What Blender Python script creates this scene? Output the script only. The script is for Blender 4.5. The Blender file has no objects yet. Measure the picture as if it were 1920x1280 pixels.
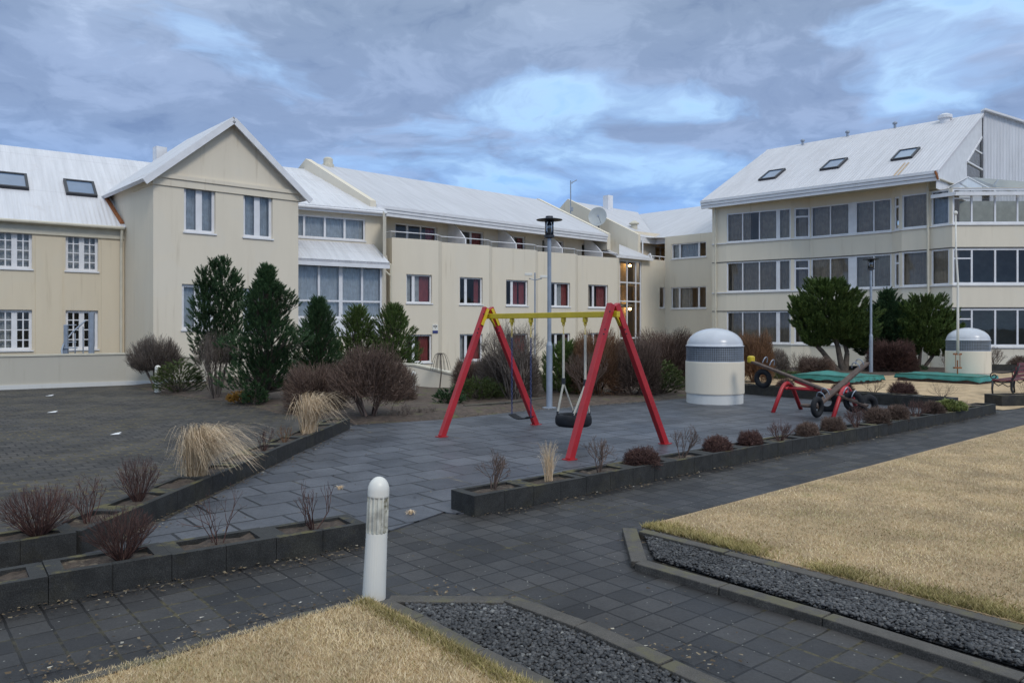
import bpy, math, random
import numpy as np
from mathutils import Vector, Matrix
R = math.radians
C = bpy.context.scene.collection
sc = bpy.context.scene
# ---------------------------------------------------------------- camera
CH, HZ, F = 1.8, 612.0, 1440.0           # eye height, horizon row and focal length of the 1920x1280 photograph
cam = bpy.data.objects.new('camera', bpy.data.cameras.new('camera')); C.objects.link(cam)
cam.location = (0, 0, CH); cam.rotation_euler = (R(90), 0, 0)
cam.data.sensor_width = 36; cam.data.lens = 36*F/1920
cam.data.shift_y = -(640-HZ)/1920
cam.data.clip_start = .1; cam.data.clip_end = 3000
sc.camera = cam
# ---------------------------------------------------------------- world
SUN_EL, SUN_AZ = 42, 150
w = bpy.data.worlds.new("World"); sc.world = w; w.use_nodes = True
nt = w.node_tree; nt.nodes.clear()
def N(nt, t, **k):
    n = nt.nodes.new(t)
    for a, b in k.items():
        if a.startswith('_'): setattr(n, a[1:], b)
        else: n.inputs[a].default_value = b
    return n
def L(nt, a, b): nt.links.new(a, b)
def ramp(nt, stops, src, mode='EASE'):
    n = nt.nodes.new('ShaderNodeValToRGB'); r = n.color_ramp; r.interpolation = mode
    r.elements[0].position = stops[0][0]; r.elements[0].color = (*stops[0][1], 1)
    r.elements[1].position = stops[-1][0]; r.elements[1].color = (*stops[-1][1], 1)
    for p, c in stops[1:-1]:
        e = r.elements.new(p); e.color = (*c, 1)
    L(nt, src, n.inputs[0]); return n
def mth(nt, op, a, b=None, clamp=False):
    n = nt.nodes.new('ShaderNodeMath'); n.operation = op; n.use_clamp = clamp
    for i, v in enumerate((a, b)):
        if v is None: continue
        if isinstance(v, (int, float)): n.inputs[i].default_value = v
        else: L(nt, v, n.inputs[i])
    return n.outputs[0]
def mixc(nt, fac, a, b, blend='MIX'):
    n = nt.nodes.new('ShaderNodeMix'); n.data_type = 'RGBA'; n.blend_type = blend
    for i, v in ((0, fac), (6, a), (7, b)):
        if isinstance(v, (int, float)): n.inputs[i].default_value = v
        elif isinstance(v, tuple): n.inputs[i].default_value = (*v, 1)
        else: L(nt, v, n.inputs[i])
    return n.outputs[2]
tc = N(nt, 'ShaderNodeTexCoord'); sx = N(nt, 'ShaderNodeSeparateXYZ'); L(nt, tc.outputs['Generated'], sx.inputs[0])
az = mth(nt, 'ARCTAN2', sx.outputs[0], sx.outputs[1]); el = sx.outputs[2]
elc = mth(nt, 'MAXIMUM', el, 0.0)
def gauss(a0, e0, wa, we):      # a soft patch of the sky around one bearing and height
    a = mth(nt, 'DIVIDE', mth(nt, 'SUBTRACT', az, a0), wa); b = mth(nt, 'DIVIDE', mth(nt, 'SUBTRACT', elc, e0), we)
    return mth(nt, 'POWER', 2.718, mth(nt, 'MULTIPLY', mth(nt, 'ADD', mth(nt, 'MULTIPLY', a, a), mth(nt, 'MULTIPLY', b, b)), -1.0))
cb = N(nt, 'ShaderNodeCombineXYZ'); L(nt, mth(nt, 'MULTIPLY', az, 2.9), cb.inputs[0]); L(nt, mth(nt, 'MULTIPLY', mth(nt, 'POWER', mth(nt, 'ADD', elc, .02), .75), 7.0), cb.inputs[1])
wrp = N(nt, 'ShaderNodeTexNoise', Scale=1.1, Detail=4.0); L(nt, cb.outputs[0], wrp.inputs['Vector'])
wv_ = nt.nodes.new('ShaderNodeVectorMath'); wv_.operation = 'MULTIPLY_ADD'; L(nt, wrp.outputs[1], wv_.inputs[0]); wv_.inputs[1].default_value = (.9, .7, 0); L(nt, cb.outputs[0], wv_.inputs[2])
def cn(loc, scale, detail, rough):
    m = N(nt, 'ShaderNodeMapping'); m.inputs['Location'].default_value = loc; L(nt, wv_.outputs[0], m.inputs[0])
    n = N(nt, 'ShaderNodeTexNoise', Scale=scale, Detail=detail, Roughness=rough); L(nt, m.outputs[0], n.inputs['Vector']); return n.outputs[0]
n1 = cn((3.4, 1.2, 0), 1.15, 12.0, .56); n2 = cn((7.7, 4.0, 2), 2.1, 12.0, .60); n3 = cn((1.7, 9.0, 5), 4.6, 8.0, .6)
bias = mth(nt, 'MULTIPLY', gauss(.20, .275, .36, .05), -.085)
bias = mth(nt, 'ADD', bias, mth(nt, 'MULTIPLY', gauss(.0, .185, .30, .025), -.10))
bias = mth(nt, 'ADD', bias, mth(nt, 'MULTIPLY', gauss(-.35, .22, .10, .02), -.13))
bias = mth(nt, 'ADD', bias, mth(nt, 'MULTIPLY', gauss(.72, .34, .15, .02), -.12))
bias = mth(nt, 'ADD', bias, mth(nt, 'MULTIPLY', gauss(.20, .235, .22, .018), .16))
bias = mth(nt, 'ADD', bias, mth(nt, 'MULTIPLY', gauss(-.05, .40, .40, .06), .10))
bias = mth(nt, 'ADD', bias, mth(nt, 'MULTIPLY', gauss(-.60, .33, .38, .14), .13))
bias = mth(nt, 'ADD', bias, mth(nt, 'MULTIPLY', gauss(.55, .40, .25, .05), .06))
cov = mth(nt, 'ADD', n1, bias)
clear = ramp(nt, [(0, (.40, .62, .92)), (.14, (.20, .40, .80)), (.22, (.29, .51, .86)), (.32, (.34, .54, .86)), (.5, (.30, .46, .76)), (1, (.26, .38, .62))], elc)
shade = mth(nt, 'ADD', mth(nt, 'MULTIPLY', n2, .75), mth(nt, 'MULTIPLY', n3, .25))
cloudc = ramp(nt, [(0.34, (.155, .225, .37)), (.46, (.21, .29, .44)), (.56, (.27, .36, .525)), (.70, (.38, .485, .67))], shade)
grey = ramp(nt, [(.12, (.80, 1.0, 1.25)), (.26, (1, 1, 1.05)), (.42, (1.06, 1.02, .97))], elc)
cl = mixc(nt, 1.0, cloudc.outputs[0], grey.outputs[0], 'MULTIPLY')
cover = ramp(nt, [(.37, (0, 0, 0)), (.44, (.5,)*3), (.53, (1, 1, 1))], cov)
rim = ramp(nt, [(.34, (0, 0, 0)), (.40, (1, 1, 1)), (.47, (0, 0, 0))], cov)
sky = mixc(nt, cover.outputs[0], clear.outputs[0], cl)
sky = mixc(nt, mth(nt, 'MULTIPLY', rim.outputs[0], .30), sky, (.52, .74, .92))
up = ramp(nt, [(0, (1.1, 1.1, 1.1)), (.36, (1.1, 1.1, 1.1)), (.75, (2.75, 2.3, 1.75)), (1, (3.1, 2.6, 1.95))], elc)
skyb = mixc(nt, 1.0, sky, up.outputs[0], 'MULTIPLY')
ns = N(nt, 'ShaderNodeTexSky'); ns.sky_type = 'NISHITA'; ns.sun_disc = False
ns.sun_elevation = R(SUN_EL); ns.sun_rotation = R(SUN_AZ)
b1 = N(nt, 'ShaderNodeBackground', Strength=.08); L(nt, ns.outputs[0], b1.inputs[0])
b2 = N(nt, 'ShaderNodeBackground', Strength=.97); L(nt, skyb, b2.inputs[0])
ms = N(nt, 'ShaderNodeMixShader'); ms.inputs[0].default_value = .93
L(nt, b1.outputs[0], ms.inputs[1]); L(nt, b2.outputs[0], ms.inputs[2])
wo = N(nt, 'ShaderNodeOutputWorld'); L(nt, ms.outputs[0], wo.inputs[0])
# ---------------------------------------------------------------- sun
sl = bpy.data.lights.new('sun', 'SUN'); sl.energy = 1.0; sl.angle = R(14); sl.color = (1, .95, .88)
so = bpy.data.objects.new('sun', sl); C.objects.link(so)
sd = Vector((math.sin(R(SUN_AZ))*math.cos(R(SUN_EL)), math.cos(R(SUN_AZ))*math.cos(R(SUN_EL)), math.sin(R(SUN_EL))))
so.rotation_euler = sd.to_track_quat('Z', 'Y').to_euler(); so.location = (0, -5, 30)
vs = sc.view_settings; vs.view_transform = 'Standard'; vs.look = 'None'; vs.gamma = 1; vs.exposure = 0.30; vs.use_curve_mapping = False
sc.cycles.max_bounces = 8; sc.cycles.transparent_max_bounces = 16
sc.cycles.use_denoising = True
# ---------------------------------------------------------------- materials
def new_mat(name):
    m = bpy.data.materials.new(name); m.use_nodes = True; t = m.node_tree
    return m, t, t.nodes['Principled BSDF']
def pos(t): return t.nodes.new('ShaderNodeNewGeometry').outputs['Position']
def noise(t, scale, detail=4, rough=.55, vec=None, dist=0):
    n = N(t, 'ShaderNodeTexNoise', Scale=float(scale), Detail=float(detail), Roughness=rough, Distortion=float(dist))
    L(t, vec if vec is not None else pos(t), n.inputs['Vector']); return n.outputs[0]
def bump(t, b, h, strength=.3, dist=.01):
    n = N(t, 'ShaderNodeBump', Strength=strength, Distance=dist); L(t, h, n.inputs['Height']); L(t, n.outputs[0], b.inputs['Normal']); return n
def mat(name, col, rough=.6, var=.15, vs_=3.0, bmp=0, bs=60, metal=0, dirt=None, dscale=1.2, dth=.55, sub=0, spec=.5):
    m, t, b = new_mat(name)
    lo = tuple(c*(1-var) for c in col); hi = tuple(min(1, c*(1+var)) for c in col)
    c = ramp(t, [(.3, lo), (.7, hi)], noise(t, vs_)).outputs[0]
    if dirt:
        d = ramp(t, [(dth, (0, 0, 0)), (dth+.12, (1, 1, 1))], noise(t, dscale, 8, .65)).outputs[0]
        c = mixc(t, d, c, dirt)
    L(t, c, b.inputs['Base Color']); b.inputs['Roughness'].default_value = rough; b.inputs['Metallic'].default_value = metal
    b.inputs['Specular IOR Level'].default_value = spec
    if bmp: bump(t, b, noise(t, bs, 5), bmp, .01)
    return m
M = {}
def render_wall(name, col):     # rendered masonry with faint vertical streaks and blotches
    m, t, b = new_mat(name)
    mpn = N(t, 'ShaderNodeMapping'); mpn.inputs['Scale'].default_value = (1.1, 1.1, .22); L(t, pos(t), mpn.inputs[0])
    st = noise(t, 1.6, 6, .6, mpn.outputs[0])
    bl = noise(t, .35, 4)
    c = ramp(t, [(.35, tuple(x*.96 for x in col)), (.65, col)], st).outputs[0]
    c = mixc(t, mth(t, 'MULTIPLY', bl, .35), c, tuple(x*y for x, y in zip(col, (.86, .84, .82))))
    m2 = N(t, 'ShaderNodeMapping'); m2.inputs['Scale'].default_value = (5, 5, .28); m2.inputs['Location'].default_value = (3, 7, 1); L(t, pos(t), m2.inputs[0])
    sk = ramp(t, [(.56, (0,)*3), (.70, (1,)*3)], noise(t, 1.0, 7, .62, m2.outputs[0])).outputs[0]
    sk = mth(t, 'MULTIPLY', sk, ramp(t, [(.40, (0,)*3), (.62, (.42,)*3)], noise(t, .5, 3)).outputs[0])
    c = mixc(t, sk, c, tuple(x*y for x, y in zip(col, (.66, .62, .56))))
    pt_ = ramp(t, [(.57, (0,)*3), (.60, (.28,)*3)], noise(t, .8, 2, .4)).outputs[0]
    c = mixc(t, pt_, c, tuple(x*y for x, y in zip(col, (.93, .95, .99))))
    L(t, c, b.inputs['Base Color']); b.inputs['Roughness'].default_value = .9; b.inputs['Specular IOR Level'].default_value = .2
    bump(t, b, noise(t, 45, 4), .12, .01); return m
M['cream'] = render_wall('cream_render', (.76, .685, .56))
M['cream_a'] = render_wall('cream_render_warm', (.70, .61, .465))
M['cream_b'] = render_wall('cream_render_pale', (.77, .70, .575))
M['plinth'] = render_wall('pale_plinth_paint', (.66, .66, .64))
M['terrace'] = render_wall('grey_cream_render', (.52, .49, .42))
M['white'] = mat('white_paint', (.74, .74, .76), .45, .05)
M['whitem'] = mat('white_enamel', (.72, .70, .64), .35, .04, dirt=(.5, .49, .42), dth=.66)
M['trimg'] = mat('cream_trim', (.58, .54, .44), .6, .06)
def roof_mat(name, ang, col=(.70, .70, .73)):   # painted corrugated sheeting; the waves run down the slope
    m, t, b = new_mat(name)
    mpn = N(t, 'ShaderNodeMapping'); mpn.vector_type = 'POINT'; mpn.inputs['Rotation'].default_value = (0, 0, -ang); L(t, pos(t), mpn.inputs[0])
    s = N(t, 'ShaderNodeSeparateXYZ'); L(t, mpn.outputs[0], s.inputs[0])
    wv = mth(t, 'SINE', mth(t, 'MULTIPLY', s.outputs[0], 2*math.pi/.16))
    st = N(t, 'ShaderNodeMapping'); st.inputs['Scale'].default_value = (3, .25, .25); L(t, mpn.outputs[0], st.inputs[0])
    c = ramp(t, [(.3, tuple(x*.84 for x in col)), (.7, col)], noise(t, 1.5, 6, .6, st.outputs[0])).outputs[0]
    c = mixc(t, mth(t, 'MULTIPLY', noise(t, 9, 6, .7), .22), c, tuple(x*.72 for x in col))
    k = ramp(t, [(.55, (0,)*3), (.75, (.5,)*3)], noise(t, 1.1, 9, .72)).outputs[0]; c = mixc(t, k, c, tuple(x*y for x, y in zip(col, (.74, .70, .66))))
    seam = mth(t, 'LESS_THAN', mth(t, 'FRACT', mth(t, 'MULTIPLY', s.outputs[1], .42)), .012); c = mixc(t, mth(t, 'MULTIPLY', seam, .35), c, tuple(x*.5 for x in col))
    L(t, c, b.inputs['Base Color']); b.inputs['Roughness'].default_value = .55
    bump(t, b, wv, .45, .022); return m
def grid_mat(name, c1, c2, mortar, bw, bh, ms_, ang, off=.5, rough=.55, moss=None, bstr=.5, wet=.0, speck=None, mth_=.5):
    m, t, b = new_mat(name)
    mpn = N(t, 'ShaderNodeMapping'); mpn.inputs['Rotation'].default_value = (0, 0, -ang); L(t, pos(t), mpn.inputs[0])
    wob = N(t, 'ShaderNodeTexNoise', Scale=3.0, Detail=3.0); L(t, mpn.outputs[0], wob.inputs['Vector'])
    wv = t.nodes.new('ShaderNodeVectorMath'); wv.operation = 'MULTIPLY_ADD'
    L(t, wob.outputs[1], wv.inputs[0]); wv.inputs[1].default_value = (.02, .02, 0); L(t, mpn.outputs[0], wv.inputs[2])
    br = N(t, 'ShaderNodeTexBrick', Scale=1.0); br.offset = off; br.offset_frequency = 2; br.squash = 1
    br.inputs['Color1'].default_value = (*c1, 1); br.inputs['Color2'].default_value = (*c2, 1); br.inputs['Mortar'].default_value = (*mortar, 1)
    br.inputs['Mortar Size'].default_value = ms_; br.inputs['Mortar Smooth'].default_value = .2; br.inputs['Bias'].default_value = 0
    br.inputs['Brick Width'].default_value = bw; br.inputs['Row Height'].default_value = bh
    L(t, wv.outputs[0], br.inputs['Vector'])
    c = br.outputs[0]
    c = mixc(t, 1.0, c, ramp(t, [(.25, (.55, .55, .57)), (.75, (1.35, 1.33, 1.3))], noise(t, .9, 8, .68)).outputs[0], 'MULTIPLY')
    c = mixc(t, .8, c, ramp(t, [(.3, (.75,)*3), (.7, (1.25,)*3)], noise(t, 45, 6, .7)).outputs[0], 'MULTIPLY')
    if moss:
        br2 = N(t, 'ShaderNodeTexBrick', Scale=1.0); br2.offset = off
        for k in ('Color1', 'Color2'): br2.inputs[k].default_value = (0, 0, 0, 1)
        br2.inputs['Mortar'].default_value = (1, 1, 1, 1); br2.inputs['Mortar Size'].default_value = ms_*1.9; br2.inputs['Mortar Smooth'].default_value = .7
        br2.inputs['Brick Width'].default_value = bw; br2.inputs['Row Height'].default_value = bh; L(t, wv.outputs[0], br2.inputs['Vector'])
        k = ramp(t, [(mth_, (0, 0, 0)), (mth_+.14, (1, 1, 1))], noise(t, .75, 9, .7)).outputs[0]
        mm = mth(t, 'MULTIPLY', mth(t, 'MULTIPLY', k, br2.outputs[0]), ramp(t, [(.35, (0,)*3), (.6, (1,)*3)], noise(t, 14, 5, .7)).outputs[0])
        c = mixc(t, mm, c, moss)
    if speck:
        vo = N(t, 'ShaderNodeTexVoronoi', Scale=26.0); vo.feature = 'F1'; L(t, pos(t), vo.inputs['Vector'])
        sp = ramp(t, [(.0, (1,)*3), (.10, (1,)*3), (.16, (0,)*3)], vo.outputs['Distance'], 'LINEAR').outputs[0]
        ss = N(t, 'ShaderNodeSeparateColor'); L(t, vo.outputs['Color'], ss.inputs[0])
        sp = mth(t, 'MULTIPLY', sp, mth(t, 'GREATER_THAN', ss.outputs[0], .8))
        c = mixc(t, mth(t, 'MULTIPLY', sp, .7), c, speck)
    L(t, c, b.inputs['Base Color'])
    rr = ramp(t, [(.35, (rough-wet,)*3), (.65, (rough+.12,)*3)], noise(t, .6, 6)).outputs[0]
    L(t, rr, b.inputs['Roughness'])
    hh = mth(t, 'ADD', mth(t, 'MULTIPLY', br.outputs[1], -1.0), mth(t, 'MULTIPLY', noise(t, 60, 5, .7), .25))
    bump(t, b, hh, bstr, .012)
    return m
GA = math.atan2(.64, .768)      # the courtyard's paving grid
M['pavers'] = grid_mat('dark_concrete_pavers', (.020, .019, .020), (.052, .049, .048), (.006, .005, .005), .21, .21, .008, GA, .0, .62, moss=(.095, .078, .032), speck=(.35, .34, .30), wet=.1)
M['yard'] = grid_mat('weathered_brown_pavers', (.034, .031, .029), (.066, .059, .053), (.009, .008, .007), .21, .21, .014, GA, .5, .75, moss=(.125, .100, .045), mth_=.44, speck=(.3, .28, .24))
M['tiles'] = grid_mat('rubber_safety_tiles', (.055, .060, .072), (.092, .098, .114), (.006, .007, .009), .5, .5, .014, GA, .5, .5, moss=(.22, .19, .13), bstr=.9, wet=.12, mth_=.56)
def stone_mat(name, col, moss, th=.56, sc_=2.2):
    m, t, b = new_mat(name)
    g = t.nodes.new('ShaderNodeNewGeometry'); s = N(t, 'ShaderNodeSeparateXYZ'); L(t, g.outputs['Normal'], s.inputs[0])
    c = ramp(t, [(.3, tuple(x*.6 for x in col)), (.7, tuple(x*1.4 for x in col))], noise(t, 7, 8, .7)).outputs[0]
    c = mixc(t, .85, c, ramp(t, [(.38, (.5,)*3), (.5, (.95,)*3), (.66, (2.1,)*3)], noise(t, 130, 4, .7)).outputs[0], 'MULTIPLY')
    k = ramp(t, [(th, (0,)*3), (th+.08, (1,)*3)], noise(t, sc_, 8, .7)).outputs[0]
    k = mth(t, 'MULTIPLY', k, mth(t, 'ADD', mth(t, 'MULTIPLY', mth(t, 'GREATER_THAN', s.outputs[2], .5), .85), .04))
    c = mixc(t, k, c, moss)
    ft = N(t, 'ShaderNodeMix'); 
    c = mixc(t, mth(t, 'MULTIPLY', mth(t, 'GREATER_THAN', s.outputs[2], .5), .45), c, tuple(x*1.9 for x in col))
    L(t, c, b.inputs['Base Color']); b.inputs['Roughness'].default_value = .85
    bump(t, b, noise(t, 70, 6, .7), .45, .01); return m
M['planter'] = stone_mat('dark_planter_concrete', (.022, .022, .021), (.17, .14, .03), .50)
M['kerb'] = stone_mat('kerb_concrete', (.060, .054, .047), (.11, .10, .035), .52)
M['soil'] = mat('brown_soil', (.060, .043, .032), .95, .4, 22, .8, 50, dirt=(.16, .13, .09), dscale=9, dth=.56)
M['mulch'] = mat('leaf_litter_soil', (.085, .062, .048), .95, .35, 9, .8, 40, dirt=(.10, .10, .04), dscale=2.0, dth=.55)
M['lawn'] = mat('dry_lawn', (.38, .27, .155), .95, .25, 1.6, .9, 90, dirt=(.22, .20, .07), dscale=.9, dth=.6)
M['lawn2'] = mat('pale_dry_lawn', (.46, .335, .20), .95, .25, 2.5, .8, 60, dirt=(.30, .20, .09), dscale=4, dth=.56)
M['ground'] = mat('far_ground', (.10, .09, .06), .95, .3, .4)
M['gravelbed'] = mat('gravel_bed', (.035, .036, .038), .9, .3, 60, .8, 80)
def islmat(name, stops, rough=.7, trans=0, spec=.4):   # colour varies from piece to piece of one mesh
    m, t, b = new_mat(name)
    g = t.nodes.new('ShaderNodeNewGeometry')
    c = ramp(t, stops, g.outputs['Random Per Island'], 'LINEAR').outputs[0]
    c = mixc(t, 1.0, c, ramp(t, [(.3, (.72,)*3), (.7, (1.25,)*3)], noise(t, 1.3, 4)).outputs[0], 'MULTIPLY')
    L(t, c, b.inputs['Base Color']); b.inputs['Roughness'].default_value = rough; b.inputs['Specular IOR Level'].default_value = spec
    return m
M['pebble'] = islmat('dark_pebbles', [(0, (.026, .026, .028)), (.5, (.058, .058, .060)), (.95, (.10, .098, .098)), (1, (.22, .22, .21))], .55)
def blade_mat(name, stops):
    m = islmat(name, stops, .8); t = m.node_tree; b = t.nodes['Principled BSDF']; src = b.inputs['Base Color'].links[0].from_socket
    k = ramp(t, [(.50, (0,)*3), (.68, (.55,)*3)], noise(t, .75, 6, .65)).outputs[0]; c = mixc(t, k, src, (.30, .27, .10))
    k = ramp(t, [(.56, (0,)*3), (.66, (.6,)*3)], noise(t, 2.6, 6, .7)).outputs[0]; c = mixc(t, mth(t, 'MULTIPLY', k, .5), c, (.40, .26, .15))
    k = ramp(t, [(.60, (0,)*3), (.70, (.7,)*3)], noise(t, 5.0, 6, .7)).outputs[0]; c = mixc(t, mth(t, 'MULTIPLY', k, .5), c, (.20, .15, .08))
    L(t, c, b.inputs['Base Color']); return m
M['blade'] = blade_mat('dry_grass_blades', [(0, (.44, .33, .17)), (.5, (.66, .53, .32)), (.87, (.70, .57, .39)), (1, (.28, .25, .10))])
M['blade_green'] = islmat('mossy_grass_blades', [(0, (.19, .165, .05)), (.5, (.32, .27, .10)), (1, (.48, .37, .19))], .8)
M['straw'] = islmat('straw_grass', [(0, (.46, .33, .19)), (.5, (.66, .50, .33)), (1, (.80, .66, .48))], .7)
M['needle'] = islmat('pine_needles', [(0, (.034, .062, .016)), (.5, (.080, .130, .032)), (1, (.16, .22, .06))], .55)
M['needle_blue'] = islmat('dark_fir_needles', [(0, (.014, .040, .018)), (.5, (.034, .078, .030)), (1, (.085, .145, .055))], .55)
M['juniper'] = islmat('juniper_sprays', [(0, (.035, .060, .018)), (.5, (.075, .105, .028)), (1, (.13, .155, .045))], .6)
M['orange'] = islmat('orange_sprays', [(0, (.22, .10, .02)), (1, (.40, .24, .05))], .6)
M['lime'] = islmat('lime_leaves', [(0, (.18, .22, .06)), (1, (.42, .45, .16))], .6)
M['leaflit'] = islmat('leaf_bits', [(0, (.05, .034, .02)), (.6, (.12, .085, .05)), (.93, (.24, .19, .12)), (1, (.45, .42, .36))], .9)
M['bark'] = mat('grey_brown_bark', (.105, .085, .068), .9, .3, 8, .6, 50)
M['twig_red'] = islmat('dark_red_twigs', [(0, (.040, .020, .018)), (.6, (.090, .044, .038)), (1, (.17, .095, .075))], .8)
M['twig_brown'] = islmat('brown_twigs', [(0, (.055, .038, .030)), (.6, (.115, .078, .062)), (1, (.19, .13, .105))], .8)
M['twig_grey'] = islmat('grey_twigs', [(0, (.07, .055, .045)), (.6, (.14, .112, .095)), (1, (.24, .20, .17))], .8)
M['twig_purple'] = islmat('purple_twigs', [(0, (.055, .034, .027)), (.6, (.13, .083, .063)), (1, (.24, .17, .135))], .8)
M['twig_orange'] = islmat('russet_twigs', [(0, (.10, .05, .03)), (.6, (.20, .105, .055)), (1, (.27, .16, .09))], .8)
M['red'] = mat('red_paint', (.38, .016, .022), .42, .12, 3, .1, 40, dirt=(.30, .02, .025), dth=.6)
M['yellow'] = mat('yellow_paint', (.60, .44, .02), .42, .10, 4, dirt=(.35, .27, .04), dth=.63)
M['galv'] = mat('galvanised_steel', (.30, .34, .40), .5, .1, 5, metal=.35)
M['darkmetal'] = mat('dark_metal', (.04, .042, .05), .45, .1, metal=.4)
M['rubber'] = mat('black_rubber', (.014, .015, .018), .75, .25, 8, .3, 60, spec=.25)
M['wood'] = mat('weathered_plank', (.085, .055, .042), .7, .3, 10, .4, 30)
M['bluechain'] = mat('blue_coated_chain', (.02, .035, .12), .5, .15)
M['rope'] = mat('pale_sleeve', (.50, .47, .40), .7, .12, 12)
M['rust'] = mat('rusty_steel', (.28, .10, .035), .85, .3, 12)
M['tarp'] = mat('green_tarpaulin', (.035, .20, .17), .5, .18, 3, .4, 6, dirt=(.06, .26, .23), dth=.58)
M['benchwood'] = mat('dark_red_slats', (.15, .030, .035), .5, .2, 5)
M['castiron'] = mat('black_cast_iron', (.025, .027, .030), .4, .2, metal=.3)
M['domew'] = mat('frosted_dome', (.50, .52, .56), .25, .06, 3)
M['blueplate'] = mat('blue_plate', (.03, .04, .17), .4, .05)
M['core'] = mat('dull_vent_core', (.13, .14, .15), .6, .2)
M['litter'] = mat('white_litter', (.8, .8, .8), .6, .05)
def emis(name, col, s):
    m, t, b = new_mat(name); b.inputs['Base Color'].default_value = (*col, 1)
    b.inputs['Emission Color'].default_value = (*col, 1); b.inputs['Emission Strength'].default_value = s; return m
M['glow'] = emis('wall_lamp_glow', (1, .58, .2), 14)
M['innerwall'] = mat('warm_inner_wall', (.50, .40, .26), .8, .08)
def glass_mat(name, tint, f0=.10, rough=.015, tr=None):
    m = bpy.data.materials.new(name); m.use_nodes = True; t = m.node_tree; t.nodes.clear()
    o = N(t, 'ShaderNodeOutputMaterial'); a = N(t, 'ShaderNodeBsdfTransparent'); a.inputs[0].default_value = (*tint, 1)
    g = N(t, 'ShaderNodeBsdfGlossy', Roughness=rough); g.inputs[0].default_value = (.95, .97, 1, 1)
    lw = N(t, 'ShaderNodeFresnel', IOR=1.5)
    wob = N(t, 'ShaderNodeBump', Strength=.06, Distance=.02); L(t, noise(t, 1.2, 2), wob.inputs['Height'])
    L(t, wob.outputs[0], g.inputs['Normal'])
    fac = mth(t, "ADD", mth(t, "MULTIPLY", lw.outputs[0], .9), f0, True)
    x = N(t, 'ShaderNodeMixShader'); L(t, fac, x.inputs[0]); L(t, a.outputs[0], x.inputs[1]); L(t, g.outputs[0], x.inputs[2]); L(t, x.outputs[0], o.inputs[0])
    return m
M['glass'] = glass_mat('window_glass', (.90, .93, .94), .0)
M['glass_g'] = glass_mat('tinted_glass', (.78, .78, .76), .012)
M['glass_sky'] = mat('skylight_glass', (.14, .20, .30), .06, .05, spec=.9)
M['glass_can'] = glass_mat('canopy_glass', (.70, .76, .82), .12)
def curtain_mat(name, col):
    m, t, b = new_mat(name)
    L(t, ramp(t, [(.3, tuple(x*.8 for x in col)), (.7, col)], noise(t, 5)).outputs[0], b.inputs['Base Color']); b.inputs['Roughness'].default_value = .9
    return m
M['cur_blue'] = curtain_mat('blue_grey_curtain', (.68, .71, .74))
M['cur_red'] = curtain_mat('dull_red_curtain', (.46, .11, .10))
M['cur_brown'] = curtain_mat('taupe_curtain', (.60, .50, .40))
M['cur_white'] = curtain_mat('net_curtain', (.70, .69, .66))
M['cur_pale'] = curtain_mat('pale_blind', (.56, .60, .66))
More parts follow.
